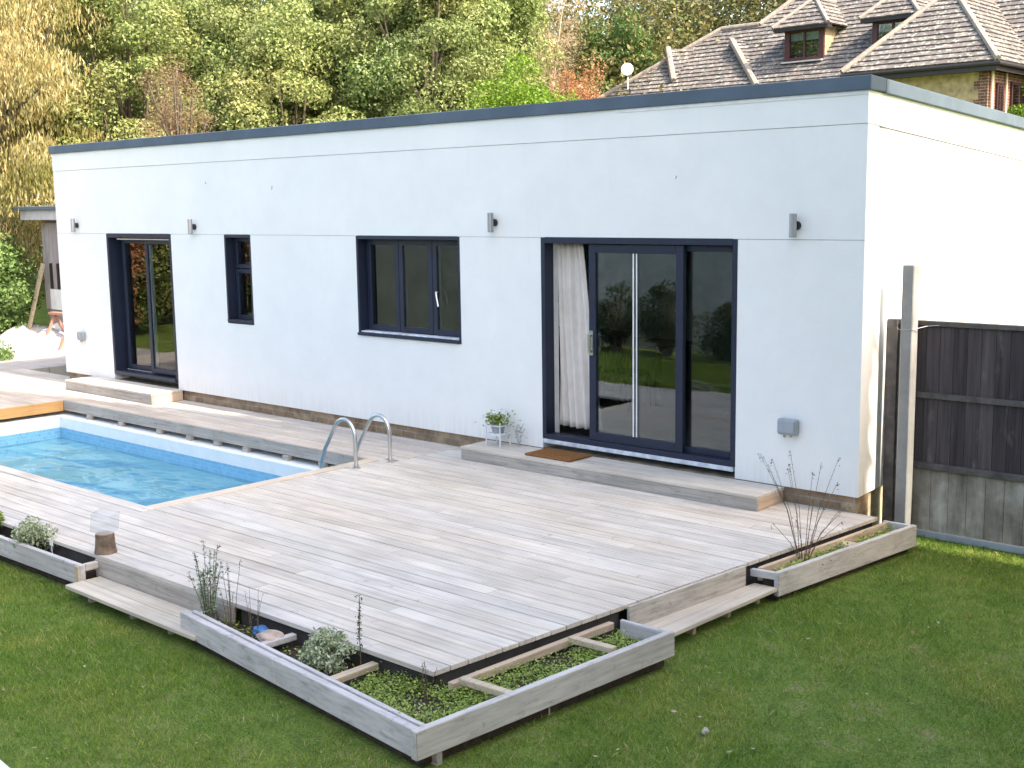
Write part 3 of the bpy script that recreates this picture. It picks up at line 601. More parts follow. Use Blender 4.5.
cover('weeds growing in the planter beside the fence',[(.13,-1.7),(.23,-1.7),(.42,.05),(.28,.05)],-.11,1100)
cover('scattered weeds in the narrow left planter',[(-7,-5.05),(-4.1,-5.0),(-4.1,-4.88),(-7,-4.88)],-.13,500,ls=.012,h=.015)
# small objects
def rock(name,label,c,r,mat,cat='stone',seed=1,sc=(1,1,.5)):
    bm=bmesh.new(); bmesh.ops.create_icosphere(bm,subdivisions=3,radius=r); rd=random.Random(seed)
    ph=[rd.uniform(0,6) for _ in range(6)]
    for v in bm.verts:
        d=v.co.normalized(); k=1+.18*math.sin(d.x*4+ph[0])+.14*math.sin(d.y*5+ph[1])+.1*math.sin(d.z*7+ph[2]+d.x*3)
        v.co=Vector((d.x*sc[0],d.y*sc[1],d.z*sc[2]))*r*k
    me=bpy.data.meshes.new(name); bm.to_mesh(me); bm.free(); o=link(name,me,mat,None,smooth=True); o.location=c; return tag(o,label,cat)
rock('stone','flat pinkish stone lying by the blue scrap in the corner planter',(-1.62,-5.0,-.075),.10,plain('pink_stone',(.42,.33,.28),.9,0,.3,12,.6),sc=(1.2,.65,.35))
rock('crumpled_scrap','crumpled blue scrap of plastic on the soil of the corner planter',(-1.80,-4.93,-.10),.055,plain('blue_plastic',(.05,.18,.42),.5,0,.4,25,.8),'litter',5,(1.2,.8,.6))
rock('stone','small pale stone lying in the middle of the lawn',(1.10,-4.05,-.26),.026,plain('pale_stone',(.4,.37,.30),.9),seed=4,sc=(1,.8,.7))
m=MB(); m.bar((-4.70,-4.90,-.13),(-4.70,-4.90,-.02),.006); m.box(-4.725,-4.675,-4.905,-4.90,-.04,.01); tag(m.build('plant_tag',M['white'],None),'small white plant marker beside the variegated bush','plant marker')
stp=thing('log_stump','short bark-covered log standing on the deck edge holding a glass block','log',(-4.03,-4.79,0))
m=MB(); m.tube([(-4.03,-4.79,.001),(-4.03,-4.79,.06),(-4.03,-4.79,.155)],[.088,.078,.072],14); m.build('trunk_piece',plain('stump_bark',(.17,.12,.09),.95,0,.5,18,1.0),stp)
m=MB(); m.tube([(-4.03,-4.79,.156),(-4.03,-4.79,.162)],.068,14); m.build('cut_face',plain('cut_wood',(.52,.36,.28),.8),stp)
gb=MB(); gb.box(-4.12,-3.95,-4.87,-4.71,.175,.33,rot=((-4.03,-4.79,.165),Matrix.Rotation(R(35),3,'Z')@Matrix.Rotation(R(8),3,'Y')))
def clearglass():
    m,nt,out=newmat('clear_glass'); tr=N(nt,'ShaderNodeBsdfTransparent'); tr.inputs[0].default_value=(.93,.95,.97,1); gl=N(nt,'ShaderNodeBsdfGlossy'); gl.inputs['Roughness'].default_value=.05; df=N(nt,'ShaderNodeBsdfDiffuse'); df.inputs[0].default_value=(.8,.82,.85,1)
    a=N(nt,'ShaderNodeMixShader'); a.inputs[0].default_value=.45; L(nt,gl.outputs[0],a.inputs[1]); L(nt,df.outputs[0],a.inputs[2]); b=N(nt,'ShaderNodeMixShader'); b.inputs[0].default_value=.22; L(nt,tr.outputs[0],b.inputs[1]); L(nt,a.outputs[0],b.inputs[2]); L(nt,b.outputs[0],out.inputs[0]); return m
tag(gb.build('glass_lantern',clearglass(),None,bevel=.006),'clear square glass lantern box standing on the log','lantern')
# white edging board bottom-left
m=MB(); m.box(-5.0,-1.15,-7.13,-6.88,-.275,-.19,rot=((-1.4,-6.84,-.24),Matrix.Rotation(R(-5),3,'Z'))); tag(m.build('white_board',M['white'],None,bevel=.006),'white painted board lying on the lawn at the lower left corner','board')
# ------------------------------------------------------------------ fence & post
def fencemat():
    m,nt,out=newmat('dark_fence'); v=coords(nt,(20,20,.8),True); g=nt.nodes.new('ShaderNodeNewGeometry'); n=noise(nt,v,1.5,6); n2=noise(nt,coords(nt,(3,3,1)),2.5,5)
    c=ramp(nt,g.outputs['Random Per Island'],[(0,(.045,.036,.042)),(1,(.085,.07,.075))]); c=mixc(nt,1.0,c,ramp(nt,n,[(.3,.6),(.7,1.4)]),'MULTIPLY'); c=mixc(nt,ramp(nt,n2,[(.58,0.),(.75,.5)]),c,(.20,.19,.19))
    bsdf(nt,out,c,.85,0,bump(nt,n,.5,.006),.3); return m
def gravelmat():
    m,nt,out=newmat('grey_fence_base'); v=coords(nt,(9,9,1.3),True); n=noise(nt,v,1.5,6); n2=noise(nt,coords(nt),2.6,5)
    c=ramp(nt,n2,[(.35,(.18,.15,.125)),(.52,(.30,.27,.235)),(.72,(.48,.45,.42))]); c=mixc(nt,1.0,c,ramp(nt,n,[(.3,.65),(.7,1.25)]),'MULTIPLY')
    bsdf(nt,out,c,.85,0,bump(nt,n,.4,.006),.3); return m
fe=thing('panel_fence','dark stained closeboard fence panel with pale grey lower boards beside the house','fence',(1.5,.62,GZ))
FX0,FX1=-.0,6.2
m=MB(); x=FX0+.06
while x<FX1: m.box(x,x+.116,.615,.635,.37,1.60); x+=.12
m.build('upper_boards',fencemat(),fe)
m=MB(); x=FX0+.06
while x<FX1: m.box(x,x+.156,.617,.637,-.21,.36); x+=.16
m.build('lower_boards',gravelmat(),fe)
rm=plain('fence_rail',(.10,.09,.09),.85,0,.4,9,.5)
m=MB(); m.box(FX0,FX1,.585,.645,1.60,1.645); m.box(FX0+.06,FX1,.58,.612,.97,1.02); m.box(FX0+.06,FX1,.578,.613,.345,.40); build_each(m,'rail',rm,fe,.004)
m=MB(); m.box(-.045,.05,.575,.645,-.25,1.645); m.build('end_stile',rm,fe,bevel=.004)
m=MB(); m.box(FX0+.06,FX1,.60,.645,-.275,-.215); m.build('gravel_board',M['grey'],fe,bevel=.004)
m=MB(); m.box(.15,.17,.574,.578,.42,1.55) ; m.build('tie_strip',M['post'],fe) if False else None
po=thing('timber_post','tall pale grey square timber post standing against the fence end','post',(.15,.47,GZ))
m=MB(); m.prism([(.147,.41),(.253,.41),(.253,.53),(.147,.53)],-.28,2.13)
for i,v in enumerate(m.v):
    if v[2]>1: m.v[i]=(v[0]+.003,v[1],v[2])
m.build('shaft',M['post'],po,bevel=.008)
m=MB(); m.tube([(.05,.56,1.575),(.14,.404,1.575),(.26,.404,1.58),(.32,.57,1.60),(.42,.58,1.61)],.003,5); m.build('wire',M['lamp'],po)
# ------------------------------------------------------------------ neighbour house
def clip(poly,fn):
    out=[]
    for i in range(len(poly)):
        a=poly[i]; b=poly[(i+1)%len(poly)]; fa,fb=fn(a),fn(b)
        if fa>=0: out.append(a)
        if (fa>=0)!=(fb>=0): t=fa/(fa-fb); out.append(a+(b-a)*t)
    return out
def tiles(mb,poly,gauge=.2,th=.035):
    poly=[Vector(p) for p in poly]; n=(poly[1]-poly[0]).cross(poly[2]-poly[0]).normalized()
    if n.z<0: n=-n
    up=(Vector((0,0,1))-n*n.z).normalized(); e=up.cross(n); o=min(poly,key=lambda p:p.dot(up)); s0=o.dot(up); s1=max(p.dot(up) for p in poly); k=0
    while s0+k*gauge<s1:
        a=s0+k*gauge; b=a+gauge; q=clip(clip(poly,lambda p:p.dot(up)-a),lambda p:b-p.dot(up)); k+=1
        if len(q)<3: continue
        # split into groups of tiles along e
        e0=min(p.dot(e) for p in q); e1=max(p.dot(e) for p in q); x=math.floor(e0/.33)*.33+(.165 if k%2 else 0)-.33
        while x<e1:
            r=clip(clip(q,lambda p:p.dot(e)-x),lambda p:x+.325-p.dot(e)); x+=.33
            if len(r)<3: continue
            j=random.uniform(-.004,.006)
            top=[p+n*(th*(1-(p.dot(up)-a)/gauge)+.002+j) for p in r]; m_=len(r)
            mb.add(top+[p-n*.01 for p in r],[tuple(range(m_))]+[(i,(i+1)%m_,m_+(i+1)%m_,m_+i) for i in range(m_)])
def tilemat(name,cols):
    m,nt,out=newmat(name); g=nt.nodes.new('ShaderNodeNewGeometry'); v=coords(nt); n=noise(nt,v,9,4); n2=noise(nt,v,1.2,3)
    c=ramp(nt,g.outputs['Random Per Island'],[(i/(len(cols)-1),k) for i,k in enumerate(cols)]); c=mixc(nt,ramp(nt,n,[(.53,0.),(.62,.8)]),c,(.38,.37,.34)); c=mixc(nt,1.0,c,ramp(nt,n2,[(.3,.8),(.7,1.15)]),'MULTIPLY')
    bsdf(nt,out,c,.9,0,bump(nt,n,.3,.01),.2); return m
TM=tilemat('weathered_roof_tile',[(.10,.095,.10),(.145,.135,.135),(.12,.115,.12),(.18,.165,.16)])
RG=plain('ridge_tile',(.25,.22,.20),.9,0,.3,10,.4)
nh=thing('tiled_house','older brick and render house with a steep weathered tiled roof behind the white house','house',(-14,26,GZ))
def mainplane(x,y): return 6.2+(y-24.5)
m=MB()
A=(-22.0,24.5,6.2); A2=(-7.5,24.5,6.2); Bp=(-18.4,26.7,8.4); Cp=(-16.93,26.7,8.4)
Dp=(-14.6,29.0,10.7); Ep=(-2.0,29.0,10.7); Fp=(-2.0,24.5,6.2)
tiles(m,[A,Fp,Ep,Dp,Cp,Bp]); 
tiles(m,[(-22.0,28.9,6.2),A,Bp]); tiles(m,[(-16.93,26.7,8.4),Dp,(-16.9,31.3,8.4)])
m.build('main_roof',TM,nh)
m=MB()
for a,b in ((A,Bp),(Bp,Cp),(Cp,Dp),(Dp,Ep)):
    a=Vector(a)+Vector((0,0,.05)); b=Vector(b)+Vector((0,0,.05)); m.tube([a,b],.09,8)
build_each(m,'ridge_tiles',RG,nh)
m=MB(); m.prism([(-21.7,24.7),(-2.2,24.7),(-2.2,33),(-21.7,33)],-.25,6.15); m.build('main_wall',M['redbrick'],nh)
# back roof
m=MB(); tiles(m,[(-22,28.9,6.2),Bp,Cp,(-16.9,31.3,6.2)],.4); tiles(m,[Dp,Ep,(-2,33.5,6.2),(-16.9,33.5,6.2)],.4); m.build('back_roof',TM,nh)
# wing
m=MB(); e0,e1,yf=-11.35,-7.15,21.6; ze=6.08; ap=(-9.25,23.75,8.3)
tiles(m,[(e0,yf,ze),(e1,yf,ze),ap]); tiles(m,[(e1,yf,ze),(e1,27.2,ze),(-9.25,27.2,8.3),ap]); tiles(m,[(e0,27.2,ze),(e0,yf,ze),ap,(-9.25,27.2,8.3)])
m.build('wing_roof',TM,nh)
m=MB()
for a,b in (((e0,yf,ze+.04),ap),((e1,yf,ze+.04),ap),(ap,(-9.25,27.2,8.3))): m.tube([a,b],.085,8)
m.build('ridge_tiles',RG,nh)
FD=plain('dark_fascia',(.02,.018,.022),.5)
m=MB(); m.box(e0+.03,e1-.03,yf+.02,yf+.06,ze-.24,ze-.03); m.box(e1-.06,e1-.03,yf+.06,27,ze-.24,ze-.03); m.box(e0+.05,e1-.06,yf+.06,22.05,ze-.22,ze-.19); m.build('fascia',FD,nh)
m=MB(); m.tube([(e0,yf-.03,ze-.07),(e1+.04,yf-.03,ze-.07),(e1+.04,27,ze-.07)],.055,8); m.build('gutter',FD,nh)
YR=plain('yellow_render',(.36,.28,.17),.9,0,.4,5,.8)
m=MB(); m.box(-11.0,-7.75,22.0,22.3,-.25,ze-.2); m.build('render_wall',YR,nh)
m=MB(); 
for k in range(18):
    z=5.86-k*.23; m.box(-7.75-(.12 if k%2 else 0)*1,-7.52,21.985,22.3,z-.225,z)
m.build('quoins',M['redbrick'],nh)
m=MB(); m.box(-7.75,-7.52,22.31,27,-.25,ze-.2); m.build('wing_side_wall',M['redbrick_y'],nh)
m=MB(); m.tube([(-7.45,22.12,ze-.2),(-7.45,22.12,0)],.04,8); m.tube([(-7.46,23.1,ze-.2),(-7.46,23.1,0)],.03,8); build_each(m,'drainpipe',plain('cream_pipe',(.6,.5,.38),.6),nh)
def hwin(x,y0,y1,z0,z1):
    f=MB(); f.box(x-.04,x+.04,y0,y1,z0,z1); f=f.build('window',plain('red_window_frame',(.04,.018,.02),.5),nh)
    for a,b in ((y0+.08,(y0+y1)/2-.03),((y0+y1)/2+.03,y1-.08)): q=MB(); q.box(x+.042,x+.05,a,b,z0+.08,z1-.08); q.build('pane',M['glass'],f)
hwin(-7.50,22.5,22.95,4.6,5.6); hwin(-7.50,23.5,24.6,4.6,5.7)
# dormers
def dormer(x0,x1,y,z0,z1,parent):
    d=bpy.data.objects.new('dormer',None); C.objects.link(d); d.parent=parent; d.location=((x0+x1)/2-parent.location[0],y-parent.location[1],z0-parent.location[2])
    red=plain('dark_red_timber',(.07,.022,.028),.5)
    m=MB(); m.box(x0,x0+.16,y,y+.1,z0,z1); m.box(x1-.16,x1,y,y+.1,z0,z1); m.box(x0+.16,x1-.16,y,y+.1,z1-.12,z1); m.box(x0+.16,x1-.16,y,y+.1,z0,z0+.1); m.box((x0+x1)/2-.03,(x0+x1)/2+.03,y+.02,y+.08,z0+.1,z1-.12); m.build('window_frame',red,d)
    q=MB(); q.box(x0+.16,x1-.16,y+.045,y+.055,z0+.1,z1-.12); q.build('pane',M['glass'],d)
    q=MB(); q.box(x0+.16,x1-.16,y+.12,y+.13,z1-.35,z1-.12); q.build('blind',M['white'],d)
    q=MB(); yb=24.5+(z1-6.2)+.3; q.add([(x1,y+.1,z0-.05),(x1,yb,z1+.1),(x1,y+.1,z1)],[(0,1,2)]); q.add([(x0,y+.1,z0-.05),(x0,yb,z1+.1),(x0,y+.1,z1)],[(0,2,1)]); q.add([(x0+.15,y+.14,z0),(x1-.15,y+.14,z0),(x1-.15,y+.14,z1),(x0+.15,y+.14,z1)],[(0,1,2,3)]) if False else None
    build_each(q,'cheek',YR,d)
    q=MB(); q.box(x0-.02,x1+.02,y-.18,y+.02,z0-.06,z0-.02); q.build('lead_sill',plain('lead',(.5,.5,.52),.6),d)
    o=.28; h=(x1-x0)/2+o; xm=(x0+x1)/2; zt=z1+.03; s=1.0; ap=(xm,y-o+h,zt+h*s); yb=24.5+(zt-6.2); ya=24.5+(zt+h*s-6.2)
    r=MB(); tiles(r,[(x0-o,y-o,zt),(x1+o,y-o,zt),ap]); tiles(r,[(x1+o,y-o,zt),(x1+o,yb+.1,zt),(xm,ya+.1,zt+h*s),ap]); tiles(r,[(x0-o,yb+.1,zt),(x0-o,y-o,zt),ap,(xm,ya+.1,zt+h*s)]); r.build('dormer_roof',TM,d)
    r=MB(); r.tube([(x1+o,y-o,zt+.03),ap],.07,8); r.tube([(x0-o,y-o,zt+.03),ap],.07,8); r.tube([ap,(xm,ya,zt+h*s)],.07,8); build_each(r,'dormer_ridge',RG,d)
    r=MB(); r.box(x0-o+.02,x1+o-.02,y-o+.02,y+.05,zt-.1,zt-.012); r.build('eaves_board',FD,d)
dormer(-15.18,-13.85,25.25,6.98,7.95,nh)
dormer(-12.27,-11.0,25.25,6.98,7.93,nh)
# little hipped projections on the main roof
def cricket(Pt,Q,F,name='roof_hip'):
    # Pt front top (proud), Q back top on plane, F foot
    m=MB(); tiles(m,[F,Q,Pt],.2); X=(Pt[0]-.25,Pt[1]+.32,Pt[2]+.0); m.add([Pt,F,X],[(0,1,2)]); m.build('hip_roof',TM,nh); r=MB(); r.tube([F,Pt],.11,8); r.build('ridge_tiles',RG,nh)
cricket((-20.0,25.85,7.9),(-19.05,26.0,7.76),(-19.12,24.93,6.70))
cricket((-17.50,25.9,7.92),(-17.15,26.14,7.86),(-15.75,24.55,6.26))
ds=thing('satellite_dish','small white satellite dish on a pole at the left roof slope of the tiled house','satellite dish',(-20.9,24.9,6.3))
m=MB(); m.tube([(-20.95,24.85,6.35),(-20.95,24.85,7.15)],.025,6); m.build('pole',M['white'],ds)
m=MB(); 
ce=Vector((-20.9,24.75,7.2)); dn=Vector((.55,-.8,.1)).normalized(); m.tube([ce+dn*.05,ce,ce-dn*.05],[.21,.16,.04],18); m.build('dish',M['white'],ds)
# ------------------------------------------------------------------ left background
sh=thing('garden_shed','weathered grey timber shed with an overhanging flat roof beyond the left end of the house','shed',(-19,4.5,0))
sg=wood('shed_wood',[(.34,.29,.30),(.42,.37,.38),(.38,.33,.34)],'z',.7)
m=MB(); x=-20.42
while x<-16.2: m.box(x,x+.145,3.2,3.24,.62,2.45); x+=.15
m.build('wall',sg,sh)
m=MB(); m.box(-20.40,-16.2,3.26,6.0,.3,2.55); m.build('back_wall',sg,sh)
m=MB(); m.box(-20.15,-16.2,3.17,3.195,.62,1.05); m.build('white_panel',M['white'],sh)
m=MB(); 
for x in (-20.1,-19.8,-19.5): m.box(x,x+.07,3.16,3.195,1.06,1.6)
build_each(m,'slat',M['dark'],sh)
m=MB(); m.box(-20.75,-15.9,2.75,6.2,2.72,2.80); m.build('roof',M['cap'],sh,bevel=.01)
m=MB(); m.box(-20.6,-15.95,2.85,2.89,2.52,2.715); m.build('roof_fascia',plain('shed_fascia',(.48,.47,.50),.8),sh)
m=MB(); m.bar((-20.35,2.6,-.25),(-20.15,3.05,1.6),.09,.05); tag(m.build('prop_pole',M['batten'],None),'weathered pole leaning against the grey shed','pole')
# tarp
tv=[];tf=[];nu,nv=36,26
for j in range(nv+1):
    for i in range(nu+1):
        u=i/nu*2-1; v=j/nv*2-1; x=-19.6+1.75*u; y=2.9+1.0*v; rr=max(0,1-(u*u+v*v)**.9)
        tv.append((x+.06*math.sin(9*v),y,-.025+.36*rr**.7*(.7+.3*math.sin(u*7+v*3))+.09*abs(math.sin(u*13+v*9))*(rr>0)))
for j in range(nv):
    for i in range(nu): a=j*(nu+1)+i; tf.append((a,a+1,a+nu+2,a+nu+1))
tp=MB(); tp.add(tv,tf); tag(tp.build('tarpaulin',plain('white_tarp',(.50,.51,.54),.6,0,.1,6,.6),None,smooth=True),'crumpled white sheet heaped on the patio by the shed','tarpaulin')
tre=thing('trestle','small reddish wooden trestle standing on the patio beside the house end','trestle',(-18.4,2.5,0))
rw=wood('red_wood',[(.42,.20,.15),(.46,.24,.18)],'x',.7)
m=MB(); m.box(-18.9,-17.9,2.45,2.6,.62,.67); m.build('top_bar',rw,tre)
for x in (-18.75,-18.05):
    for y in (2.2,2.85): m=MB(); m.bar((x,2.52,.62),(x,y,-.03),.05); m.build('leg',rw,tre)
# ------------------------------------------------------------------ trees
def tree(name,label,x,y,z,top,rx,ry,mat,ncl,per,clr,ls,group=None,low=None,trunkm=None,shell=.5,aspect=.6,bare=0,asp_down=False,core=None,cz=None):
    t=thing(name,label,'tree',(x,y,z),group); low=z+1.0 if low is None else low; c=(x,y,(low+top)/2); r=(rx,ry,(top-low)/2)
    P,D,cc=crown_pts(c,r,ncl,per,clr,shell)
    m=MB(); tr0=max(.12,rx*.09); m.tube([(x,y,z-.1),(x+.1,y,low+(top-low)*.2),(x-.05,y+.1,low+(top-low)*.6)],[tr0,tr0*.75,tr0*.35],9)
    idx=rng.permutation(len(cc))[:min(len(cc),26)]
    for i in idx:
        q=cc[i]; h0=low+(top-low)*random.uniform(.0,.5); s=Vector((x+.05,y+.05,min(h0,q[2]-.2))); mid=(s+Vector(q))/2+Vector((0,0,-.15)); m.tube([s,mid,Vector(q)],[tr0*.4,tr0*.25,.02],5)
    m.build('trunk',trunkm or M['bark'],t)
    if asp_down: # hanging strands
        n=len(P); s=ls*rng.uniform(.7,1.4,(n,1)); dn=np.array([0,0,-1.])+rng.normal(0,.25,(n,3)); sd=unit(rng.normal(0,1,(n,3))*np.array([1,1,.1])); a=dn*s*1.6; b=sd*s*.35
        Q=np.stack([P-a,P-b,P+a,P+b],1).reshape(-1,3)
    else: Q=leaves(P,D,ls,aspect)
    quads('crown',Q,mat,t); return t
G1=leafmat('laurel_leaf',[(.085,.145,.045),(.12,.19,.055),(.17,.24,.075),(.31,.38,.18)],.28,(.22,.24,.09),.45)
G2=leafmat('yellowing_leaf',[(.12,.18,.05),(.18,.25,.07),(.26,.32,.11),(.42,.47,.24)],.3,(.30,.30,.12),.6)
G3=leafmat('bright_leaf',[(.07,.14,.015),(.13,.24,.02),(.20,.32,.04)],.35)
G4=leafmat('midgreen_leaf',[(.06,.13,.035),(.12,.21,.06),(.20,.29,.10)],.25)
G5=leafmat('greygreen_leaf',[(.10,.12,.06),(.16,.18,.09),(.24,.24,.14)],.25)
GW=leafmat('willow_gold_leaf',[(.30,.21,.07),(.42,.32,.13),(.58,.52,.32),(.27,.27,.10)],.35,(.16,.18,.04),.7)
GB=leafmat('brown_twig',[(.22,.13,.08),(.30,.20,.12),(.16,.12,.07)],.2)
GP=leafmat('pink_twig',[(.38,.28,.20),(.46,.34,.26),(.34,.28,.16)],.2)
GR=leafmat('russet_leaf',[(.34,.14,.06),(.42,.20,.10),(.30,.16,.09)],.25)
tg='trees along the garden boundary'
tree('willow_tree','golden drooping willow at the far left edge of the picture',-22.3,3.2,GZ,9.5,2.3,2.2,GW,210,420,.7,.036,tg,low=1.2,asp_down=True,shell=.3)
tree('boundary_tree','yellow-green tree between the golden willow and the brown bare shrub',-21.8,6.2,GZ,9.0,2.0,2.0,G2,98,820,0.60,.046,tg,low=.8)
tree('dead_shrub','brown half-bare shrub sticking up between green trees at the left',-17.6,4.8,GZ,5.9,.7,.7,GB,90,170,.33,.035,tg,low=2.0,aspect=.16,shell=.3)
tree('boundary_tree','green tree right behind the brown bare shrub',-20.6,9.0,GZ,9.2,1.9,1.9,G1,98,820,0.60,.046,tg,low=.8)
tree('boundary_tree','dense green tree with pale leaf tips, third from the willow',-18.6,8.6,GZ,7.5,1.7,1.7,G2,83,820,0.55,.043,tg,low=.8)
tree('boundary_tree','dark green leafy tree left of the picture centre above the narrow window',-19.3,11.3,GZ,10,2.3,2.2,G1,119,820,0.62,.046,tg,low=.8)
tree('boundary_tree','broad green tree with yellow patches above the three-pane window',-16.6,11.0,GZ,9.5,1.9,1.9,G1,98,820,0.56,.044,tg,low=.8)
tree('boundary_tree','rounded yellow-tinged tree just left of the pale bare tree',-16.6,13.0,GZ,10,1.8,1.9,G2,104,820,0.56,.046,tg,low=.8)
tree('boundary_tree','darker green tree rising behind the yellow-tinged trees near the centre',-20.5,15.2,GZ,12,2.6,2.4,G1,190,300,.75,.07,tg,low=1)
tree('bright_shrub','bright fresh green bush just above the roof edge left of the russet shrub',-12.3,9.6,GZ,5.75,1.15,1.0,G3,110,300,.40,.036,tg,low=1.0)
tree('russet_shrub','orange-brown russet shrub between the bright bush and the round green tree',-14.7,14.4,GZ,6.5,.72,.72,GR,70,260,.36,.032,tg,low=1.2,aspect=.4)
tree('bare_tree','pale pinkish nearly leafless tree behind the bright green bush',-20.9,20.2,GZ,11,1.5,1.3,GP,200,300,.5,.045,tg,low=1,trunkm=M['palebark'],aspect=.14,shell=.25)
tree('round_tree','rounded mid green tree just left of the tiled roof',-24.1,28.3,GZ,10.3,1.9,1.8,G4,150,360,.55,.055,tg,low=2)
tree('grey_green_tree','grey-green tree standing behind the left hip of the tiled roof',-25.5,35.0,2,13,4.5,4.0,G5,150,260,1.0,.09,tg,low=3)
tree('grey_green_tree','grey-green tree behind the ridge of the tiled roof',-20.5,36.0,2,14,4.0,3.6,G5,130,240,1.0,.09,tg,low=3)
tree('low_shrub','green bush beyond the patio below the golden willow',-21.4,2.2,GZ,2.4,1.3,1.1,G4,60,260,.42,.045,tg,low=-.1)
tree('low_shrub','green bush at the far left beside the shed',-23.0,1.0,GZ,3.0,1.5,1.1,G3,60,240,.45,.05,tg,low=-.1)
tree('low_shrub','small green shrub at the left end of the decking',-17.9,.7,GZ,.18,.75,.45,G4,24,160,.22,.03,tg,low=-.25)
tree('low_shrub','small yellow-green shrub in front of the brick side of the tiled house',-6.55,22.6,3.4,5.5,.5,.5,G3,30,140,.25,.04,tg,low=4.0)
for i,(x,y,mt_) in enumerate(((-27.5,8.5,G2),(-25.5,12.0,G1),(-24.5,15.8,G2),(-22.8,18.6,G1),(-26.5,23.5,G4),(-22.3,15.5,G1))):
    tree('rear_tree',['tall rear tree of yellowing green behind the willow','tall dark rear tree seen through the gap right of the yellow-green tree','tall yellowing rear tree above the middle of the roof edge','tall dark rear tree behind the broad central trees','mid green rear tree left of the pale bare tree','dark rear tree between the yellow-tinged tree and the pale bare tree'][i],x,y,GZ,12.5,2.6,2.4,mt_,130,300,.8,.06,'taller trees behind the garden boundary',low=1.5)
# wooded hillside behind
P=[];D=[]
for k in range(520):
    ang=R(random.uniform(-5,80)); dist=random.uniform(44,62); x=4.7-math.sin(ang)*dist; y=-9.6+math.cos(ang)*dist
    if y<8: pass
    gz=GZ+max(0,(y-30))*.22; hh=random.uniform(9,15); c=(x,y,gz+hh*.5)
    p_,d_,_=crown_pts(c,(2.6,2.6,hh*.5),24,60,1.3,.5); P.append(p_); D.append(d_)
P=np.concatenate(P); D=np.concatenate(D)
o=quads('woodland',leaves(P,D,.095,.6),leafmat('woodland_leaf',[(.05,.08,.02),(.10,.13,.035),(.17,.17,.05),(.24,.17,.07)],.25,(.16,.13,.06),.12)); tag(o,'wooded hillside of mixed autumn trees behind the gardens','woodland',kind='stuff')
# tall conifers added out of view on the right to shade the garden
GC=leafmat('conifer_leaf',[(.015,.03,.01),(.03,.05,.015),(.05,.075,.02)],.1)
def conifer(x,y,top,r,label):
    t=thing('tall_conifer',label,'tree',(x,y,GZ),'tall conifers on the right boundary'); m=MB(); m.tube([(x,y,GZ-.1),(x,y,top*.9)],[.3,.06],8); m.build('trunk',M['bark'],t)
    n=11000; u=rng.uniform(0,1,n)**.8; an=rng.uniform(0,2*np.pi,n); rr=r*(1-u**5*.6)*rng.uniform(.75,1.08,n)*(1+.12*np.sin(an*5+u*9))
    P=np.stack([x+np.cos(an)*rr,y+np.sin(an)*rr,.1+u*(top-.1)],1); D=np.stack([np.cos(an),np.sin(an),np.full(n,.3)],1)
    q=[leaves(P,D,.32,.55,.35)]
    a=[];k=20;  # solid core inside the crown, added to block sunlight
    for j in range(14):
        for i in range(k):
            for (jj,ii) in ((j,i),(j,i+1),(j+1,i+1),(j+1,i)):
                uu=jj/14; rad=r*.78*(1-uu**5*.65); th=2*math.pi*ii/k; a.append((x+math.cos(th)*rad,y+math.sin(th)*rad,.2+uu*(top-.6)))
    q.append(np.array(a)); quads('crown',np.concatenate(q),GC,t)
yy=-16.5
k=0
CY=[-.98,-3.2,-5.5,-7.6]
for i,y in enumerate(CY): conifer(8.1+random.uniform(-.15,.15) if i else 8.2,y,22.5+random.uniform(-.6,.6),1.45,'tall dark conifer outside the right picture edge, number %s from the fence'%(['nearest','second','third','fourth','fifth','sixth','seventh'][i]))
for i,y in enumerate([-1.0,-3.9,-6.6]): conifer(10.6,y,24+random.uniform(-.6,.6),1.5,'tall dark conifer in the rear row outside the right edge, number %s from the fence'%(['nearest','second','third','fourth','fifth','sixth'][i]))
# garden hedge behind the camera (mirrored in the glass)
for i in range(9):
    x=-24+i*3.2; y=-19-(i%3)*1.2
    tree('garden_tree','leafy tree across the lawn behind the viewer, %s from the left'%(['first','second','third','fourth','fifth','sixth','seventh','eighth','ninth'][i]),x,y,GZ,5.5+(i*7%4),2.3,2.0,[G1,G2,G4][i%3],46,200,.9,.11,'trees across the lawn',low=.3)
DK=leafmat('deep_green_leaf',[(.02,.035,.015),(.035,.055,.02),(.06,.08,.03)],.15)
gw=thing('garden_wall','long grey-green rendered garden wall behind the viewer with stone coping','wall',(-7,-10.65,GZ))
m=MB(); m.box(-20,6,-10.75,-10.55,GZ-.1,2.35); m.build('wall_face',plain('grey_green_render',(.46,.51,.50),.9,0,.2,1.5,.4),gw)
m=MB(); m.box(-20.05,6.05,-10.80,-10.50,2.352,2.41); m.build('coping',M['grey'],gw,bevel=.01)
for i,(x,y,mm_) in enumerate(((-20.5,-3.6,GR),(-22.0,-5.8,G2),(-23.0,-8.4,GB),(-24.5,-11.2,G4))):
    tree('side_shrub','%s shrub at the left end of the garden beyond the pool'%(['russet','yellow-green','brown','mid green'][i]),x,y,GZ,3.6+.3*i,1.5,1.4,mm_,60,260,.6,.07,'shrubs at the left end of the garden',low=-.1)
for i,(x,y) in enumerate(((-5.2,-9.95),(-6.5,-9.9),(-7.7,-10.0),(-9.0,-9.9),(-10.3,-10.0),(-11.9,-9.9),(-13.4,-10.0))):
    tree('dark_bush','dark rounded bush against the garden wall behind the viewer, %s from the right'%(['first','second','third','fourth','fifth','sixth','seventh'][i]),x,y,GZ,[.9,1.25,.7,1.1,1.0,1.3,.9][i],.6,.4,DK,24,200,.25,.03,'bushes along the garden wall',low=-.2)
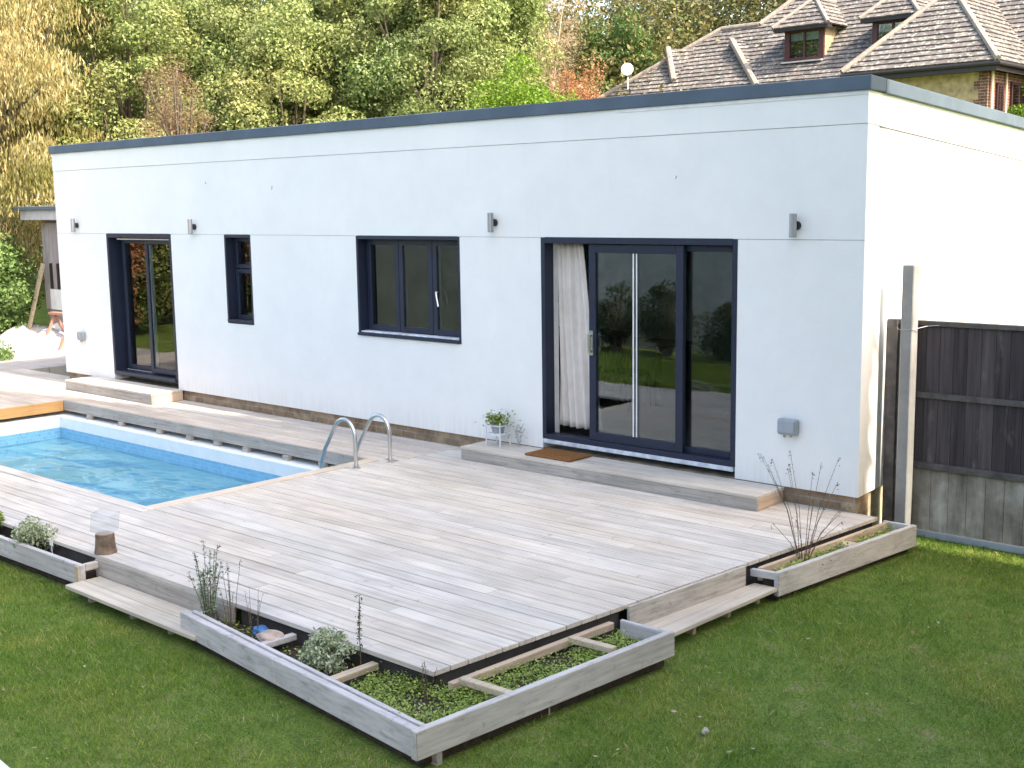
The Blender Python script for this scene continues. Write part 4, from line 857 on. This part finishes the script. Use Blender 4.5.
# ------------------------------------------------------------------ grass blades
def grass():
    n=460000
    x=rng.uniform(-9.5,4.6,n*2); y=rng.uniform(-9.2,.58,n*2)
    dist=np.hypot(x-4.67,y+9.57)
    keep=np.ones(len(x),bool)
    outer=np.where(x<.25, np.interp(x,[-9.5,-3.97,-3.9,-2.3,-2.2,.28],[-5.12,-5.07,-5.215,-5.225,-5.20,-5.47]), 9.0)
    k1=(x<.28)&(y<outer)
    xr=np.interp(y,[-5.47,-3.33,-3.30,-1.8,-1.79,.13,.15],[.27,.42,.24,.28,.30,.50,.1])
    k2=(x>=.28)&(y>-5.47)&(x>xr)|((x>=.28)&(y<=-5.47))|((y>.15)&(x>.25))
    keep=(k1|k2)&(~((x<-1.1)&(y<-6.85)&(y>-7.2)))&~((np.abs(x-.15)<.1)&(np.abs(y-.47)<.09))
    keep&=(rng.uniform(0,1,len(x))<np.clip((12/np.maximum(dist,3))**1.0,0,1))
    x=x[keep][:n];y=y[keep][:n]; n=len(x)
    ph=np.sin(x*2.1+1.3*np.sin(y*1.7))+np.sin(y*2.6+x*.8)+.6*np.sin(x*7+y*5)
    dens=rng.uniform(-3.4,2.6,n)<ph+1.4; x=x[dens];y=y[dens];ph=ph[dens]; n=len(x)
    h=np.minimum(rng.gamma(4,.0052,n)*(1+.16*ph)+.007,.046); an=rng.uniform(0,2*np.pi,n); w=rng.uniform(.0017,.0034,n)
    lean=rng.uniform(.1,1.1,n); la=rng.uniform(0,2*np.pi,n)
    b=np.stack([x,y,np.full(n,GZ-.002)],1); s=np.stack([np.cos(an)*w,np.sin(an)*w,np.zeros(n)],1)
    tip=b+np.stack([np.cos(la)*lean*h,np.sin(la)*lean*h,h],1); mid=(b+tip)/2+np.stack([np.zeros(n),np.zeros(n),h*.12],1)
    return np.stack([b-s,b+s,mid+s*.7,tip],1).reshape(-1,3)
def grassmat():
    m,nt,out=newmat('grass_blade'); g=nt.nodes.new('ShaderNodeNewGeometry'); v=coords(nt)
    c=ramp(nt,g.outputs['Random Per Island'],[(0,(.115,.21,.035)),(.35,(.17,.30,.045)),(.78,(.24,.38,.065)),(.93,(.32,.36,.11)),(1,(.50,.45,.24))])
    n=noise(nt,v,1.1,4); c=mixc(nt,ramp(nt,n,[(.47,0.),(.66,.8)]),c,mixc(nt,1.0,c,(1.8,1.22,1.5),'MULTIPLY')); n2=noise(nt,coords(nt,(1,1,1)),3.1,4); c=mixc(nt,ramp(nt,n2,[(.35,.45),(.55,0.)]),c,mixc(nt,1.0,c,(.55,.72,.6),'MULTIPLY'))
    b=N(nt,'ShaderNodeBsdfPrincipled'); L(nt,c,b.inputs['Base Color']); b.inputs['Roughness'].default_value=.55; b.inputs['Specular IOR Level'].default_value=.25
    t=N(nt,'ShaderNodeBsdfTranslucent'); L(nt,c,t.inputs[0]); mx=N(nt,'ShaderNodeMixShader'); mx.inputs[0].default_value=.3; L(nt,b.outputs[0],mx.inputs[1]); L(nt,t.outputs[0],mx.inputs[2]); L(nt,mx.outputs[0],out.inputs[0]); return m
tag(quads('grass',grass(),grassmat()),'patchy green lawn grass with straw-coloured bits in front of the deck','grass',kind='stuff')
# scattered dry leaves
P=np.stack([rng.uniform(-6,4.2,420),rng.uniform(-8.5,.3,420),np.full(420,-.245)],1); P=P[((P[:,0]<.2)&(P[:,1]<-5.5))|(P[:,0]>.55)]
tag(quads('fallen_leaves',leaves(P,np.tile([0,0,3.],(len(P),1)),.016,.6,.4),leafmat('fallen_leaf',[(.30,.24,.13),(.42,.38,.28),(.22,.16,.08)],.1)),'small dry leaves scattered over the lawn','leaves',kind='stuff')
# ------------------------------------------------------------------ camera, light
cam=bpy.data.cameras.new('camera'); co_=bpy.data.objects.new('camera',cam); C.objects.link(co_); S.camera=co_
r_=Vector((0.7426107,0.66956891,-0.0143815)); u_=Vector((-0.08660595,0.1173028,0.98931262)); f_=Vector((-0.66409996,0.73342862,-0.14509897))
mm=Matrix((r_,u_,-f_)).transposed().to_4x4(); mm.translation=Vector((4.66962896,-9.56809286,2.67970606)); co_.matrix_world=mm
cam.sensor_width=36; cam.lens=1218.568*36/1024; cam.clip_end=800; cam.clip_start=.05
EL,AZ=R(46),R(2.5)   # sun direction: azimuth measured from +x towards +y
sd=Vector((math.cos(EL)*math.cos(AZ),math.cos(EL)*math.sin(AZ),math.sin(EL)))
sl=bpy.data.lights.new('sun','SUN'); sl.energy=2.0; sl.angle=R(.53); sl.color=(1,.94,.85); so=bpy.data.objects.new('sun',sl); C.objects.link(so); so.rotation_euler=sd.to_track_quat('Z','Y').to_euler(); so.location=(20,0,20)
W=bpy.data.worlds.new('World'); S.world=W; W.use_nodes=True; nt=W.node_tree; nt.nodes.clear()
o=nt.nodes.new('ShaderNodeOutputWorld'); b=nt.nodes.new('ShaderNodeBackground'); s=nt.nodes.new('ShaderNodeTexSky'); s.sky_type='NISHITA'; s.sun_disc=False; s.sun_elevation=EL; s.sun_rotation=math.pi/2-AZ; s.air_density=1.0; s.dust_density=3.0; s.ozone_density=.6
b.inputs[1].default_value=.15; L(nt,s.outputs[0],b.inputs[0]); L(nt,b.outputs[0],o.inputs[0])
S.view_settings.view_transform='Standard'; S.view_settings.look='None'; S.view_settings.gamma=1; S.view_settings.exposure=2.27; S.view_settings.use_white_balance=True; S.view_settings.white_balance_temperature=7700; S.view_settings.use_curve_mapping=False
S.render.engine='CYCLES'
